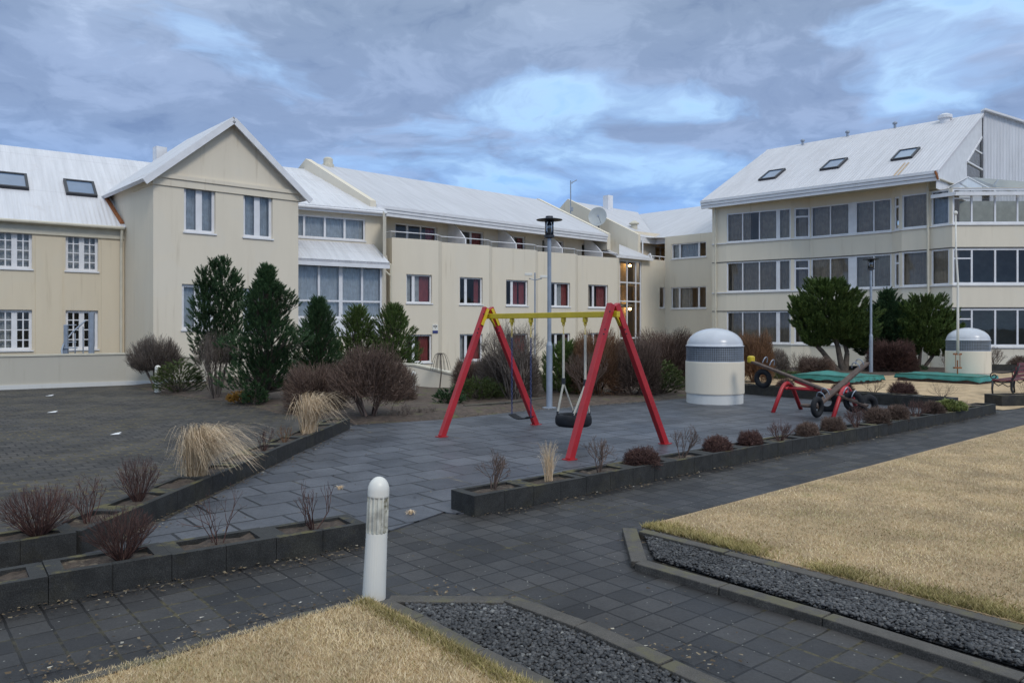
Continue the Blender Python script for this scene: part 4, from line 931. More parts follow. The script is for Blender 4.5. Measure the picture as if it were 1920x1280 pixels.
# kerbs
def kerb(pts, wd, h, label, z0=-.02):
    mb = MB(); rk = random.Random(len(label))
    for p, q_ in zip(pts[:-1], pts[1:]):
        p, q_ = Vector((p[0], p[1])), Vector((q_[0], q_[1])); ln = (q_-p).length; n_ = max(1, round(ln/.8)); d = (q_-p).normalized(); s_ = Vector((-d.y, d.x))*wd/2
        for k in range(n_):
            a_ = p+d*(ln*k/n_+.004); b_ = p+d*(ln*(k+1)/n_-.004); j = rk.uniform(-.006, .006)
            mb.hexa([Vector((*(a_-s_), z0)), Vector((*(b_-s_), z0)), Vector((*(b_+s_), z0)), Vector((*(a_+s_), z0)), Vector((*(a_-s_), h+j)), Vector((*(b_-s_), h+j)), Vector((*(b_+s_), h+j)), Vector((*(a_+s_), h+j))])
    o = mb.build('kerb', 'kerb', None, origin=(pts[0][0], pts[0][1], 0), bevel=.008); return tag(o, label, 'kerb')
kz = .055
gk = lambda x, y: (lambda p: (p.x, p.y))(G(x, y, kz))
kerb([gk(1180, 988), gk(1199, 1051), gk(1551, 1152), gk(1920, 1268), gk(2300, 1388)], .125, kz, 'worn concrete kerb bending round the paved side of the right gravel strip')
kerb([gk(1203, 994), gk(1560, 1083), gk(1920, 1176), gk(2300, 1272)], .10, .058, 'mossy concrete kerb between the large right lawn and its gravel strip')
kerb([gk(728, 1119), gk(955, 1121), gk(1090, 1169), gk(1250, 1240), gk(1420, 1316), gk(1700, 1440)], .12, kz, 'speckled concrete kerb round the outer side of the front gravel bed')
kerb([gk(718, 1124), gk(786, 1157), gk(900, 1220), gk(1030, 1285), gk(1300, 1440)], .09, .058, 'mossy broken kerb between the small front lawn and its gravel')
kerb([gk(690, 1122), gk(560, 1152), gk(95, 1290)], .07, .055, 'thin weathered edging on the paved side of the small front lawn')
kerb([G(870, 768), G(945, 762), G(1022, 752)], .10, .10, 'low timber-like edging in the bed behind the swing frame')
# ---------------------------------------------------------------- planters
def planter(P0, d, ln, wd, h, label, group, soil_h=None):
    mb = MB(); d = Vector(d).normalized(); s_ = Vector((-d.y, d.x)); P0 = Vector((P0[0], P0[1])); t = .06; rim = .10
    c_ = lambda a, b, z: Vector((*(P0+d*a+s_*b), z)); g = .002
    jz = rnd.uniform(-.006, .006); h = h+jz; m0 = ln/2-.002; m1 = ln/2+.002
    for a0, a1, b0, b1 in ((g, m0, 0, t), (m0, m1, .008, t), (m1, ln-g, 0, t), (g, ln-g, wd-t, wd), (g, rim, t, wd-t), (ln-rim, ln-g, t, wd-t)):
        mb.hexa([c_(a0, b0, -.02), c_(a1, b0, -.02), c_(a1, b1, -.02), c_(a0, b1, -.02), c_(a0, b0, h), c_(a1, b0, h), c_(a1, b1, h), c_(a0, b1, h)])
    cn = P0+d*ln/2+s_*wd/2
    th = thing('planter', label, 'planter', (cn.x, cn.y, 0), group)
    mb.build('box', 'planter', th, bevel=.007)
    # a front joint groove half way, as cast
    sm = MB(); n_ = 7; V = []
    for i in range(n_+1):
        for j in range(4): V.append(c_(rim+(ln-2*rim)*i/n_, t+(wd-2*t)*j/3, (soil_h or h-.03)+rnd.uniform(-.012, .018)))
    sm.add(V, [(i*4+j, (i+1)*4+j, (i+1)*4+j+1, i*4+j+1) for i in range(n_) for j in range(3)]); sm.build('soil', 'soil', th, smooth=True)
    return th, Vector((cn.x, cn.y, (soil_h or h-.035)))
PW = .38
ordw = ['first', 'second', 'third', 'fourth', 'fifth', 'sixth', 'seventh', 'eighth', 'ninth', 'tenth', 'eleventh', 'twelfth', 'thirteenth', 'fourteenth', 'fifteenth', 'sixteenth', 'seventeenth', 'eighteenth']
r1 = []
for i in range(18):
    r1.append(planter(Vector((-.357, 7.25))+gd*.75*i, gd, .75, PW, .195, 'dark planter block, %s from the near end of the long right row' % ordw[i], 'planter blocks of the long right row')[1])
l1 = []
for i in range(5):
    g1_ = Vector((.80, .60)); l1.append(planter(Vector((-1.2, 6.32))-g1_*.75*(i+1), g1_, .75, PW, .19, 'mossy dark planter block, %s leftwards from the near white bollard' % ordw[i], 'planter blocks of the front left row')[1])
l2 = []; d2 = (Vector((-2.83, 13.4))-Vector((-3.38, 6.03))).normalized()
for i in range(10):
    l2.append(planter(Vector((-3.38, 6.03))+d2*.74*i, d2, .74, PW, .20, 'dark planter block, %s from the near bend of the left yard row' % ordw[i], 'planter blocks along the left yard')[1])
l3 = []
for i in range(3):
    l3.append(planter(Vector((-3.40, 6.00))-gd*.75*(i+1), gd, .75, PW, .20, 'dark planter block at the left yard corner, %s left of the row bend' % ordw[i], 'planter blocks at the yard corner')[1])
r2 = []; d4 = Vector((.64, -.768))
for i in range(7):
    r2.append(planter(Vector((6.0, 20.55))+d4*.76*i, d4, .76, .42, .26, 'dark planter block behind the seesaw, %s from the domed vent' % ordw[i], 'planter blocks behind the seesaw')[1])
bx = planter(G(1878, 762), (1, .18), 1.7, .5, .24, 'dark concrete planter box in front of the park bench', None)[1]
planter((12.3, 30.6), (1, -.05), 1.9, .5, .22, 'low dark planter box behind the big pine at the right block', None)
planter((18.4, 30.3), (1, 0), 2.6, .5, .28, 'low dark planter box right of the flagpole vent', None)
# ---------------------------------------------------------------- vegetation generators
def segmesh(name, S, m, parent, n=3):     # S: list of (p0, p1, r0, r1)
    A = np.array([[*s[0], *s[1], s[2], s[3]] for s in S]); p0, p1 = A[:, :3], A[:, 3:6]; r0, r1 = A[:, 6], A[:, 7]
    d = p1-p0; d /= np.linalg.norm(d, axis=1)[:, None]+1e-9
    up = np.where(np.abs(d[:, 2:3]) > .9, np.array([[1., 0, 0]]), np.array([[0, 0, 1.]])); a = np.cross(d, up); a /= np.linalg.norm(a, axis=1)[:, None]; b = np.cross(d, a)
    V = []
    for P, r_ in ((p0, r0), (p1, r1)):
        for k in range(n):
            t = 2*math.pi*k/n; V.append(P+(a*math.cos(t)+b*math.sin(t))*r_[:, None])
    V = np.stack(V, 1).reshape(-1, 3); N_ = len(S); base = np.arange(N_)[:, None]*2*n
    Fc = np.stack([np.concatenate([base+k, base+(k+1) % n, base+(k+1) % n+n, base+k+n], 1) for k in range(n)], 1).reshape(-1, 4)
    return npmesh(name, V, Fc, m, parent)
def rv(rs, s=1): return Vector((rs.gauss(0, s), rs.gauss(0, s), rs.gauss(0, s)))
def grow(S, p, d, ln, r, lev, rs, kidsn, spread, up, bend, bound=None, shr=.72):
    n_ = 2 if lev > 0 else 2
    for i in range(n_):
        d2_ = (d+rv(rs, bend)+Vector((0, 0, up*.15))).normalized(); q_ = p+d2_*ln/n_
        if bound and not bound(q_): q_ = p+d2_*ln/n_*.4; 
        S.append((tuple(p), tuple(q_), r*(1-.35*i/n_), r*(1-.35*(i+1)/n_))); p = q_; d = d2_
    if lev <= 0: return
    for k in range(kidsn):
        nd = (d+rv(rs, spread)+Vector((0, 0, up*.2))).normalized()
        grow(S, p if k < 2 else p-d*ln*rs.random()*.5, nd, ln*shr*rs.uniform(.75, 1.2), r*.62, lev-1, rs, kidsn, spread, up, bend, bound, shr)
def bare_shrub(loc, wd, ht, m, seed, stems=9, lev=3, kn=3, r=.012, spread=.45, up=.5, name='shrub', label='', cat='shrub', group=None, fan=.6):
    rs = random.Random(seed); S = []; loc = Vector(loc)
    tot = sum(.72**k for k in range(lev+1))
    bound = lambda q_: (((q_.x-loc.x)/(wd*.52))**2+((q_.y-loc.y)/(wd*.52))**2+((q_.z-loc.z)/(ht*1.06))**2) < 1
    for i in range(stems):
        a = rs.random()*6.28; f_ = fan*rs.random()**.5*wd/ht
        grow(S, loc+Vector((math.cos(a), math.sin(a), 0))*wd*.06, Vector((math.cos(a)*f_, math.sin(a)*f_, 1)).normalized(), ht/tot*rs.uniform(.8, 1.1), r, lev, rs, kn, spread, up, .12, bound)
    t = thing(name, label, cat, loc, group); segmesh('branches', S, m, t); return t
def dome_shrub(loc, wd, ht, m, seed, n=2200, r=.0045, label='', group=None, trunks=7, name='shrub', shell=.75, low=.12, box=1.0, twl=.2):
    rs = random.Random(seed); S = []; loc = Vector(loc)
    ph = [rs.random()*6.28 for _ in range(6)]
    def surf(a, e):    # lumpy dome radius
        return 1+.07*math.sin(2*a+ph[0])*math.cos(3*e+ph[1])+.05*math.sin(5*a+ph[2])+.04*math.sin(7*e+ph[3]+3*a)
    tr = []
    for i in range(trunks):
        a = rs.random()*6.28; b_ = loc+Vector((math.cos(a), math.sin(a), 0))*wd*.08*rs.random()
        mid = loc+Vector((math.cos(a)*wd*.18, math.sin(a)*wd*.18, ht*.35))+rv(rs, .02); tp = loc+Vector((math.cos(a)*wd*.30, math.sin(a)*wd*.30, ht*rs.uniform(.5, .75)))
        S += [(tuple(b_), tuple(mid), r*5, r*3.6), (tuple(mid), tuple(tp), r*3.6, r*1.8)]; tr.append((mid, tp))
    for i in range(n):
        a = rs.random()*6.28; e = math.asin(rs.uniform(low, 1)); k = surf(a, e)*rs.uniform(.93, 1.05); kk = shell*rs.uniform(.75, 1.15)
        ce = math.cos(e)**box; se = math.sin(e)**box
        dv = Vector((math.cos(a)*ce*wd/2, math.sin(a)*ce*wd/2, se*ht))
        tip = loc+dv*k+rv(rs, .012); st = loc+dv*kk*k
        st += rv(rs, wd*.03); d_ = (tip-st); mid = st+d_*.5+rv(rs, .02)
        S.append((tuple(st), tuple(mid), r, r*.8)); S.append((tuple(mid), tuple(tip), r*.8, r*.45))
        if i % 3 == 0:
            mdl, tpl = tr[i % trunks]; S.append((tuple(mdl.lerp(tpl, rs.random())), tuple(st), r*1.6, r))
    t = thing(name, label, 'shrub', loc, group); segmesh('branches', S, m, t); return t
def shoots_mesh(name, C_, Dv, ln, nn, nl, nw, m, parent, seed=1, ang=.75):
    # bottle-brush shoots: needles radiating from short axes
    rs = np.random.RandomState(seed); n = len(C_); C_ = np.array(C_); Dv = np.array(Dv); Dv /= np.linalg.norm(Dv, axis=1)[:, None]
    K = n*nn; idx = np.repeat(np.arange(n), nn); t = rs.rand(K); L_ = np.repeat(ln if hasattr(ln, '__len__') else np.full(n, ln), nn)
    base = C_[idx]+Dv[idx]*(t*L_)[:, None]
    rd = rs.randn(K, 3); rd -= Dv[idx]*np.sum(rd*Dv[idx], 1)[:, None]; rd /= np.linalg.norm(rd, axis=1)[:, None]
    aa = ang*(1.15-.8*t); dr = Dv[idx]*np.cos(aa)[:, None]+rd*np.sin(aa)[:, None]
    tip = base+dr*(nl*rs.uniform(.7, 1.2, K))[:, None]; sd_ = np.cross(dr, rs.randn(K, 3)); sd_ /= np.linalg.norm(sd_, axis=1)[:, None]; sd_ *= nw
    V = np.stack([base-sd_, base+sd_, tip], 1).reshape(-1, 3)
    return npmesh(name, V, np.arange(3*K).reshape(K, 3), m, parent)
def conifer(loc, wd, ht, seed, label, prof, n=420, m='needle', z_lo=.12, nn=54, nl=.07, nw=.0062, trunk=.05, stems=1, lobes=None, dense=1.0, group=None, name='pine_tree', cat='tree', lean=0, upb=.7, sl=.16, side=.2, limbs=True):
    rs = random.Random(seed); loc = Vector(loc); Cs, Ds, Ls, S = [], [], [], []
    lobes = lobes or [(0, 0, 1, 1)]
    t = thing(name, label, cat, loc, group)
    for (lx, ly, lw, lh) in lobes:
        ax = Vector((lx*wd, ly*wd, 0)); H = ht*lh
        pts = [loc+ax*.15, loc+ax*.6+Vector((lean*.3, 0, H*.3)), loc+ax+Vector((lean, 0, H*.62)), loc+ax+Vector((lean, 0, H*.95))]
        for i in range(3): S.append((tuple(pts[i]), tuple(pts[i+1]), trunk*(1-.3*i), trunk*(.7-.3*i)))
        m_ = int(n*lw/len(lobes)*2.9)
        ph = [rs.random()*6.28 for _ in range(4)]
        for i in range(m_):
            v = rs.random(); z = z_lo+(1-z_lo)*v; a = rs.random()*6.28
            R_ = prof(v)*wd/2*lw*(1+.20*math.sin(3*a+ph[0]+v*5)+.14*math.sin(7*v*3+ph[1]+a)+.1*math.sin(5*a+ph[2]))
            k = rs.random()**.42
            c_ = loc+ax+Vector((lean*v, 0, 0))+Vector((math.cos(a)*R_*k, math.sin(a)*R_*k, z*H))
            dd = Vector((math.cos(a)*k, math.sin(a)*k, upb+v*.6+rs.uniform(-.15, .3)))
            Cs.append(tuple(c_)); Ds.append(tuple(dd)); Ls.append(sl*rs.uniform(.7, 1.35)*(1.25 if v > .92 else 1))
            if limbs and i % 4 == 0:
                base = loc+ax+Vector((lean*v, 0, max(.08, z-.14)*H)); S.append((tuple(base), tuple(c_), trunk*.28*(1.2-v), .006))
        for i in range(5):
            Cs.append(tuple(loc+ax+Vector((lean+rs.uniform(-.05, .05), rs.uniform(-.05, .05), H*rs.uniform(.88, .97))))); Ds.append((rs.uniform(-.2, .2), rs.uniform(-.2, .2), 1)); Ls.append(sl*1.5)
    segmesh('trunk', S, 'bark', t, 6)
    shoots_mesh('crown', Cs, Ds, np.array(Ls), nn, nl, nw, m, t, seed)
    return t
def spray_bush(loc, wd, ht, seed, label, m='juniper', n=260, flat=.6, name='juniper', cat='shrub', nl=.045, nn=40, sl=.2, upb=.45, nw=.0055):
    rs = random.Random(seed); loc = Vector(loc); Cs, Ds, Ls, S = [], [], [], []
    t = thing(name, label, cat, loc)
    for i in range(int(n*2.4)):
        a = rs.random()*6.28; k = rs.random()**.5; z = rs.random()**.6*(1-.55*k*k)
        c_ = loc+Vector((math.cos(a)*k*wd/2, math.sin(a)*k*wd/2, .03+z*ht*.85))
        Cs.append(tuple(c_)); Ds.append((math.cos(a), math.sin(a), upb+rs.uniform(-.2, .4))); Ls.append(sl*.5*rs.uniform(.6, 1.5))
        if i % 9 == 0: S.append((tuple(loc), tuple(c_), .012, .005))
    segmesh('branches', S, 'bark', t); shoots_mesh('foliage', Cs, Ds, np.array(Ls), nn, nl, nw, m, t, seed, .85); return t
def arc_grass(loc, wd, ht, seed, label, n=420, m='straw', droop=1.0, name='ornamental_grass', bias=(0, 0), w_=.0035, group=None):
    rs = np.random.RandomState(seed); k = 7; a = rs.rand(n)*6.28; sp = rs.rand(n)**.6*wd/2; H = ht*rs.uniform(.55, 1.08, n)
    t = np.linspace(0, 1, k)[None]; px = np.cos(a)[:, None]*sp[:, None]*t**1.05+bias[0]*t**2*rs.rand(n, 1); py = np.sin(a)[:, None]*sp[:, None]*t**1.05+bias[1]*t**2*rs.rand(n, 1)
    dr = droop*rs.rand(n, 1)**.8; pz = H[:, None]*(np.sin(t*math.pi*(.5+.40*dr)))+.0
    b0 = rs.randn(n, 2)*wd*.06
    P = np.stack([px+b0[:, :1]+loc[0], py+b0[:, 1:]+loc[1], pz+loc[2]], -1)
    sa = rs.rand(n)*6.28; sv = np.stack([np.cos(sa), np.sin(sa), np.zeros(n)], 1)[:, None]*(w_*(1.1-t[..., None]*.75))
    V = np.stack([P-sv, P+sv], 2).reshape(-1, 3); b = (np.arange(n)[:, None]*k+np.arange(k-1)[None])*2
    Fc = np.stack([b, b+1, b+3, b+2], -1).reshape(-1, 4)
    o = npmesh(name, V, Fc, m, None, origin=loc); return tag(o, label, 'grass', group)
# ---------------------------------------------------------------- trees and shrubs
def gp_(px, Y, z=0.0): return ((px-960)/F*Y, Y, z)
hz = lambda py, Y: CH+(HZ-py)/F*Y
cone = lambda v: (1-v)**.62*(.75+.35*min(1, v*4))
egg = lambda v: math.sin(math.pi*min(1, .10+.90*v)**.85)**.7
full = lambda v: (1-v**2.6)**.6*(.7+.3*min(1, v*5))
conifer(gp_(405, 19.6), 1.12, 3.45, 11, 'airy dark pine with several upright tops in front of the gabled tower', lambda v: .12+.95*math.sin(math.pi*min(1, .12+v*.86))**.8, n=1250, z_lo=.24, limbs=False, lobes=[(-.30, 0, .46, .93), (-.05, .1, .50, .99), (.22, -.05, .46, 1.0), (.42, .05, .40, .90)], trunk=.03, m='needle_blue', sl=.13)
conifer(gp_(500, 18.1), 1.75, 3.1, 12, 'tall dense dark green conifer standing over the purple shrubs', lambda v: ((1-v)**.6*(.8+.3*min(1, v*3)))*(1+.30*math.sin(v*19)), n=760, m='needle_blue', z_lo=.10, sl=.13)
conifer(gp_(597, 22.5), 1.45, hz(568, 22.5), 13, 'dark green conifer in front of the curtained link bay', cone, n=560, m='needle_blue', z_lo=.15)
conifer(gp_(672, 24), 1.25, hz(583, 24), 14, 'small light green pine, middle one before the lower link wall', full, n=330, m='needle', z_lo=.2)
conifer(gp_(738, 24), 1.45, hz(580, 24), 15, 'small pine beside the lowest red-curtained window', full, n=380, m='needle', z_lo=.15)
conifer(gp_(1580, 30.0), 2.4, hz(532, 30.0), 21, 'large round-crowned pine with bare leaning trunks before the right block', lambda v: math.sin(math.pi*(.14+.78*v))**.6, limbs=False, dense=1, n=1500, z_lo=.36, lean=-.65, trunk=.13, lobes=[(0, 0, 1.0, 1.0), (-.42, 0, .42, .80), (.30, .1, .55, .74)], nn=60, nl=.11, nw=.015, sl=.20)
conifer(gp_(1655, 31.5), 2.1, hz(553, 31.5), 22, 'dark pine right behind the distant grey lamp post', full, limbs=False, n=900, z_lo=.24, m='needle_blue', lobes=[(-.15, 0, .75, .8), (.1, 0, .7, 1.0), (.35, 0, .5, .8)], nn=60, nl=.11, nw=.015, sl=.20, trunk=.07)
conifer(gp_(1722, 31.0), 2.1, hz(563, 31.0), 23, 'spreading pine with forked trunk left of the flagpole', lambda v: math.sin(math.pi*(.16+.74*v))**.6, limbs=False, n=1000, z_lo=.26, lean=.3, trunk=.08, lobes=[(0, 0, .95, 1.0), (.42, 0, .5, .78), (-.2, 0, .5, .86)], nn=60, nl=.11, nw=.015, sl=.20)
dome_shrub(gp_(292, 22.5), 1.75, 1.48, 'twig_grey', 31, 1700, .006, 'bare spreading shrub with a twiggy crown in front of the tower corner', trunks=9, shell=.72, low=.42, box=.7)
spray_bush(gp_(335, 20.8), 1.2, 1.05, 32, 'yellow-green juniper right of the far left bollard', n=230)
bare_shrub(gp_(405, 19.2), 1.15, 1.68, 'twig_grey', 33, 26, 4, 3, .009, .26, 1.2, label='tall grey bare shrub with upright stems left of the dense conifer', fan=.5)
spray_bush(gp_(452, 17.9), .55, .30, 34, 'small orange-brown dwarf conifer at the foot of the dense conifer', m='orange', n=80, name='dwarf_conifer', sl=.12)
spray_bush(gp_(478, 17.6), .5, .5, 35, 'dark green low conifer bush next to the orange one', m='needle_blue', n=90, name='dwarf_conifer', sl=.14)
dome_shrub(gp_(693, 15.0), 1.70, 1.40, 'twig_purple', 41, 3300, .0045, 'large mushroom-shaped purple-brown shrub with pale bare trunks', trunks=14, shell=.80, low=.30, box=.8)
dome_shrub(gp_(590, 16.2), 1.35, 1.0, 'twig_purple', 42, 3000, .0042, 'dark rounded leafless shrub left of the large mushroom-shaped one', low=.0, box=.7)
dome_shrub(gp_(748, 18.6), .95, .95, 'twig_purple', 43, 1800, .0042, 'small round brown shrub behind the large mushroom-shaped one', low=.05)
for k, (px, Y_, w_, h_) in enumerate(((752, 15.2, 1.0, .34), (800, 15.6, .9, .28))):
    bare_shrub(gp_(px, Y_), w_, h_, 'twig_grey', 44+k, 34, 3, 3, .005, .7, .2, label='low grey mat of bare twigs %s' % ('right of the mushroom-shaped shrub' if k == 0 else 'beside the left foot of the swing frame'), fan=2.0)
spray_bush(gp_(842, 17.6), .6, .42, 46, 'small dark evergreen bush left of the swing frame', m='needle_blue', n=90, name='dwarf_conifer', sl=.14)
dome_shrub(gp_(892, 20.5), 1.35, .95, 'twig_purple', 47, 3600, .004, 'clipped purple-brown hedge shrub seen through the left swing legs', low=.0, box=.6)
spray_bush(gp_(896, 18.6), 1.15, .62, 48, 'spreading light green juniper behind the left swing legs', n=230)
bare_shrub(gp_(962, 18.4), 1.75, 2.08, 'twig_grey', 49, 16, 5, 3, .016, .36, .5, label='tall loose bare shrub behind the belt swing', fan=.7)
dome_shrub(gp_(955, 19.4), 1.7, 1.22, 'twig_grey', 50, 4200, .004, 'grey-brown trimmed hedge shrub behind the belt swing chains', low=.0, box=.6)
conifer(gp_(1064, 20.5), 1.35, 1.22, 51, 'soft green mountain pine bush right of the lamp post', lambda v: (1-v**2.2)**.5, n=280, z_lo=.02, name='pine_shrub', cat='shrub', trunk=.02, nl=.08, upb=1.2)
bare_shrub(gp_(1100, 18.8), 1.3, 1.35, 'twig_brown', 52, 18, 4, 3, .011, .36, .6, label='pale-stemmed bare shrub behind the tyre swing', fan=.8)
dome_shrub(gp_(1122, 20.0), 1.55, 1.62, 'twig_orange', 53, 4200, .0045, 'russet upright shrub behind the right swing leg', low=-.0, box=.62)
dome_shrub(gp_(1190, 19.8), 1.4, 1.42, 'twig_brown', 54, 3800, .0045, 'brown leafless shrub between the right swing legs', low=-.0, box=.62)
dome_shrub(gp_(1250, 22.6), 2.2, 1.62, 'twig_purple', 55, 5200, .005, 'long dark trimmed hedge left of the domed vent', low=-.0, box=.5)
spray_bush(gp_(1238, 20.4), 1.15, 1.0, 56, 'yellow-green juniper left of the near domed vent', n=230)
f = MB(); sp_ = Vector(gp_(824, 21.5)); f.tube([sp_, sp_+Vector((.05, 0, .5)), sp_+Vector((.03, 0, 1.02))], [.022, .018, .012], 6)
wt = thing('weeping_tree', 'tiny bare weeping sapling in front of the cream ramp wall', 'tree', sp_); f.build('trunk', 'bark', wt)
S = []; rs_ = random.Random(3)
for k in range(26):
    a = rs_.random()*6.28; R_ = rs_.uniform(.15, .33); p = sp_+Vector((.03, 0, 1.0)); pv = p
    for j in range(1, 5):
        t = j/4; q = p+Vector((math.cos(a)*R_*t, math.sin(a)*R_*t, .12*math.sin(t*3.1)-.42*t*t)); S.append((tuple(pv), tuple(q), .006, .004)); pv = q
segmesh('crown', S, 'twig_grey', wt)
dome_shrub(gp_(1412, 24.8), 1.35, 1.55, 'twig_orange', 61, 4200, .0055, 'russet leafless shrub rising behind the near domed vent', low=-.0, box=.6)
dome_shrub(gp_(1458, 27.5), .95, 1.0, 'twig_grey', 62, 1700, .006, 'round grey bare shrub behind the raised seesaw end', low=.0)
bare_shrub(gp_(1500, 28.2), 1.3, 1.0, 'twig_brown', 63, 20, 3, 3, .008, .45, .4, label='sparse twiggy shrub before the low cream wall', fan=.8)
dome_shrub(gp_(1530, 27.6), 1.3, .72, 'twig_purple', 64, 2000, .006, 'purple cushion shrub behind the left green cover', low=.0, box=.7)
dome_shrub(gp_(1672, 29.6), 1.95, 1.25, 'twig_red', 65, 4200, .006, 'dark red-brown hedge shrub right of the distant lamp post', low=-.0, box=.6)
spray_bush(gp_(1462, 26.4), 1.6, .28, 66, 'olive-brown ground cover behind the seesaw', m='juniper', n=150, name='ground_cover_plant', sl=.12)
spray_bush(gp_(1700, 30.2), 1.4, .4, 67, 'low dark evergreen at the foot of the forked pine', m='needle_blue', n=120, name='dwarf_conifer', sl=.14)
bare_shrub(gp_(1862, 30.6, .15), .85, .85, 'twig_brown', 68, 12, 4, 3, .012, .4, .6, label='little round bare shrub in the low planter right of the flagpole', fan=.8)
dome_shrub(gp_(1912, 30.6, .15), .9, .5, 'twig_brown', 69, 900, .007, 'small dense shrub above the bench at the right edge', low=.0)
bare_shrub(gp_(1775, 29.0), .7, .8, 'twig_brown', 70, 9, 4, 3, .010, .4, .5, label='thin bare shrub just left of the flagpole vent', fan=.8)
# plants in the planters
def red_reed(loc, wd, ht, seed, label, n=150): return bare_shrub(loc, wd, ht, 'twig_red', seed, int(n*.9), 2, 2, .0030, .22, .3, label=label, fan=.75)
bp = 'plants in the long right planter row'
pr = {0: ('bare', .38, .42, 'leafless shrub with curled tips in the nearest block of the long right row'), 1: ('tan', .38, .48, 'pale upright tuft of dry grass in the long right row beside the near swing leg'),
      2: ('bare', .5, .42, 'small round bare shrub right of the pale grass tuft'), 3: ('dome', .55, .24, 'dense dark red cushion shrub right of the near red swing leg'), 4: ('bare', .5, .45, 'spindly bare shrub at the foot of the rightmost swing leg'),
      5: ('dome', .46, .24, 'red-brown cushion shrub, first after the rightmost swing leg'), 6: ('dome', .44, .24, 'red-brown cushion shrub, second after the rightmost swing leg'), 7: ('spiky', .42, .32, 'dark spiky shrub between two pairs of cushion shrubs'),
      8: ('dome', .42, .25, 'cushion shrub left of the seesaw tyre on the ground'), 9: ('dome', .48, .27, 'cushion shrub just before the low seesaw end'), 10: ('spiky', .34, .40, 'thin upright twigs in front of the grey seesaw disc'),
      11: ('dome', .55, .34, 'largest cushion shrub of the long right row'), 12: ('dome', .50, .32, 'cushion shrub right of the largest one'), 13: ('spiky', .55, .36, 'loose brown shrub between the largest cushions and the lime plant'),
      14: ('dome', .50, .30, 'last purple cushion before the lime-green plant'), 15: ('lime', .55, .22, 'low lime-green leafy plant near the far end of the long row'), 16: ('tan', .5, .22, 'flattened dry grass beside the lime-green plant')}
for i, (k, w_, h_, lab) in pr.items():
    c_ = r1[i]
    if k == 'bare': bare_shrub(c_, w_, h_, 'twig_brown', 100+i, 9, 3, 3, .006, .42, .5, label=lab, fan=.6)
    elif k == 'spiky': bare_shrub(c_, w_, h_, 'twig_red', 100+i, 30, 2, 3, .004, .4, .4, label=lab, fan=.8)
    elif k == 'dome': dome_shrub(c_, w_*.80, h_*.85, 'twig_red' if i < 8 else 'twig_purple', 100+i, 1500, .0026, lab, low=.0, box=.8)
    elif k == 'tan': arc_grass(tuple(c_), w_*.9, h_*.85, 100+i, lab, 130, droop=.35, w_=.0020)
    else: spray_bush(c_, w_, h_, 100+i, lab, m='lime', n=120, name='leafy_plant', nl=.05, nw=.012, nn=16, sl=.06)
bare_shrub(l1[0], .42, .42, 'twig_red', 121, 9, 3, 2, .006, .32, .7, label='bare reddish twigs in the planter next to the white bollard', fan=.7)
bare_shrub(l1[1], .55, .48, 'twig_red', 122, 7, 3, 2, .005, .4, .5, label='spindly twig shrub with dry flower heads in the second front planter', fan=.8)
red_reed(l1[2]+Vector((.08, .04, 0)), .50, .40, 123, 'dense spray of dark red stems in the mossy third front planter', 150)
red_reed(l3[0]+Vector((.1, .1, 0)), .62, .42, 124, 'widest dark red twiggy clump at the left yard corner', 190)
bare_shrub(l2[0], .42, .42, 'twig_red', 125, 14, 3, 2, .005, .36, .6, label='curly red-brown twigs in the planter right of the widest red clump', fan=.6)
red_reed(l2[1], .42, .46, 126, 'narrow red-stemmed clump left of the big tan grass', 90)
arc_grass(tuple(l2[2]+Vector((.02, .42, 0))), .72, .56, 131, 'big arching clump of tan ornamental grass spilling over the left planters', 1000, droop=1.05, bias=(.55, -.16), w_=.0024)
bare_shrub(l2[5], .32, .34, 'twig_red', 127, 12, 3, 2, .005, .36, .6, label='little bare twig bush left of the far tan grass', fan=.6)
bare_shrub(l2[6], .30, .26, 'twig_orange', 128, 16, 2, 2, .004, .36, .6, label='small orange-brown twig tuft beside the far tan grass', fan=.6)
arc_grass(tuple(l2[7]+Vector((.05, .15, 0))), .75, .60, 132, 'smaller tan ornamental grass leaning right at the far end of the left planters', 520, droop=.95, bias=(.4, 0), w_=.0030)
dome_shrub(r2[3]+Vector((.2, .1, 0)), .55, .26, 'twig_red', 141, 900, .0035, 'round dark cushion behind the seesaw tyre', low=.0)
dome_shrub(r2[1]+Vector((.2, .1, 0)), .5, .22, 'twig_red', 142, 700, .0035, 'small cushion shrub by the seesaw left arch', low=.0)
dome_shrub(r2[5]+Vector((.3, .5, -.1)), .75, .40, 'twig_red', 143, 1300, .004, 'dark red cushion shrub on the dry lawn edge left of the bench', low=.0)
bare_shrub(r2[4]+Vector((.3, .3, 0)), .7, .45, 'twig_brown', 144, 14, 3, 2, .005, .4, .4, label='sparse bare shrub in front of the green covers', fan=.8)
bare_shrub(r2[6]+Vector((.3, .3, 0)), .7, .42, 'twig_grey', 145, 14, 3, 2, .004, .4, .4, label='faint dry twigs at the far corner of the planter rows', fan=.8)
bare_shrub(bx, .4, .35, 'twig_brown', 146, 8, 2, 2, .005, .4, .4, label='few dry twigs in the planter before the bench', fan=.8)
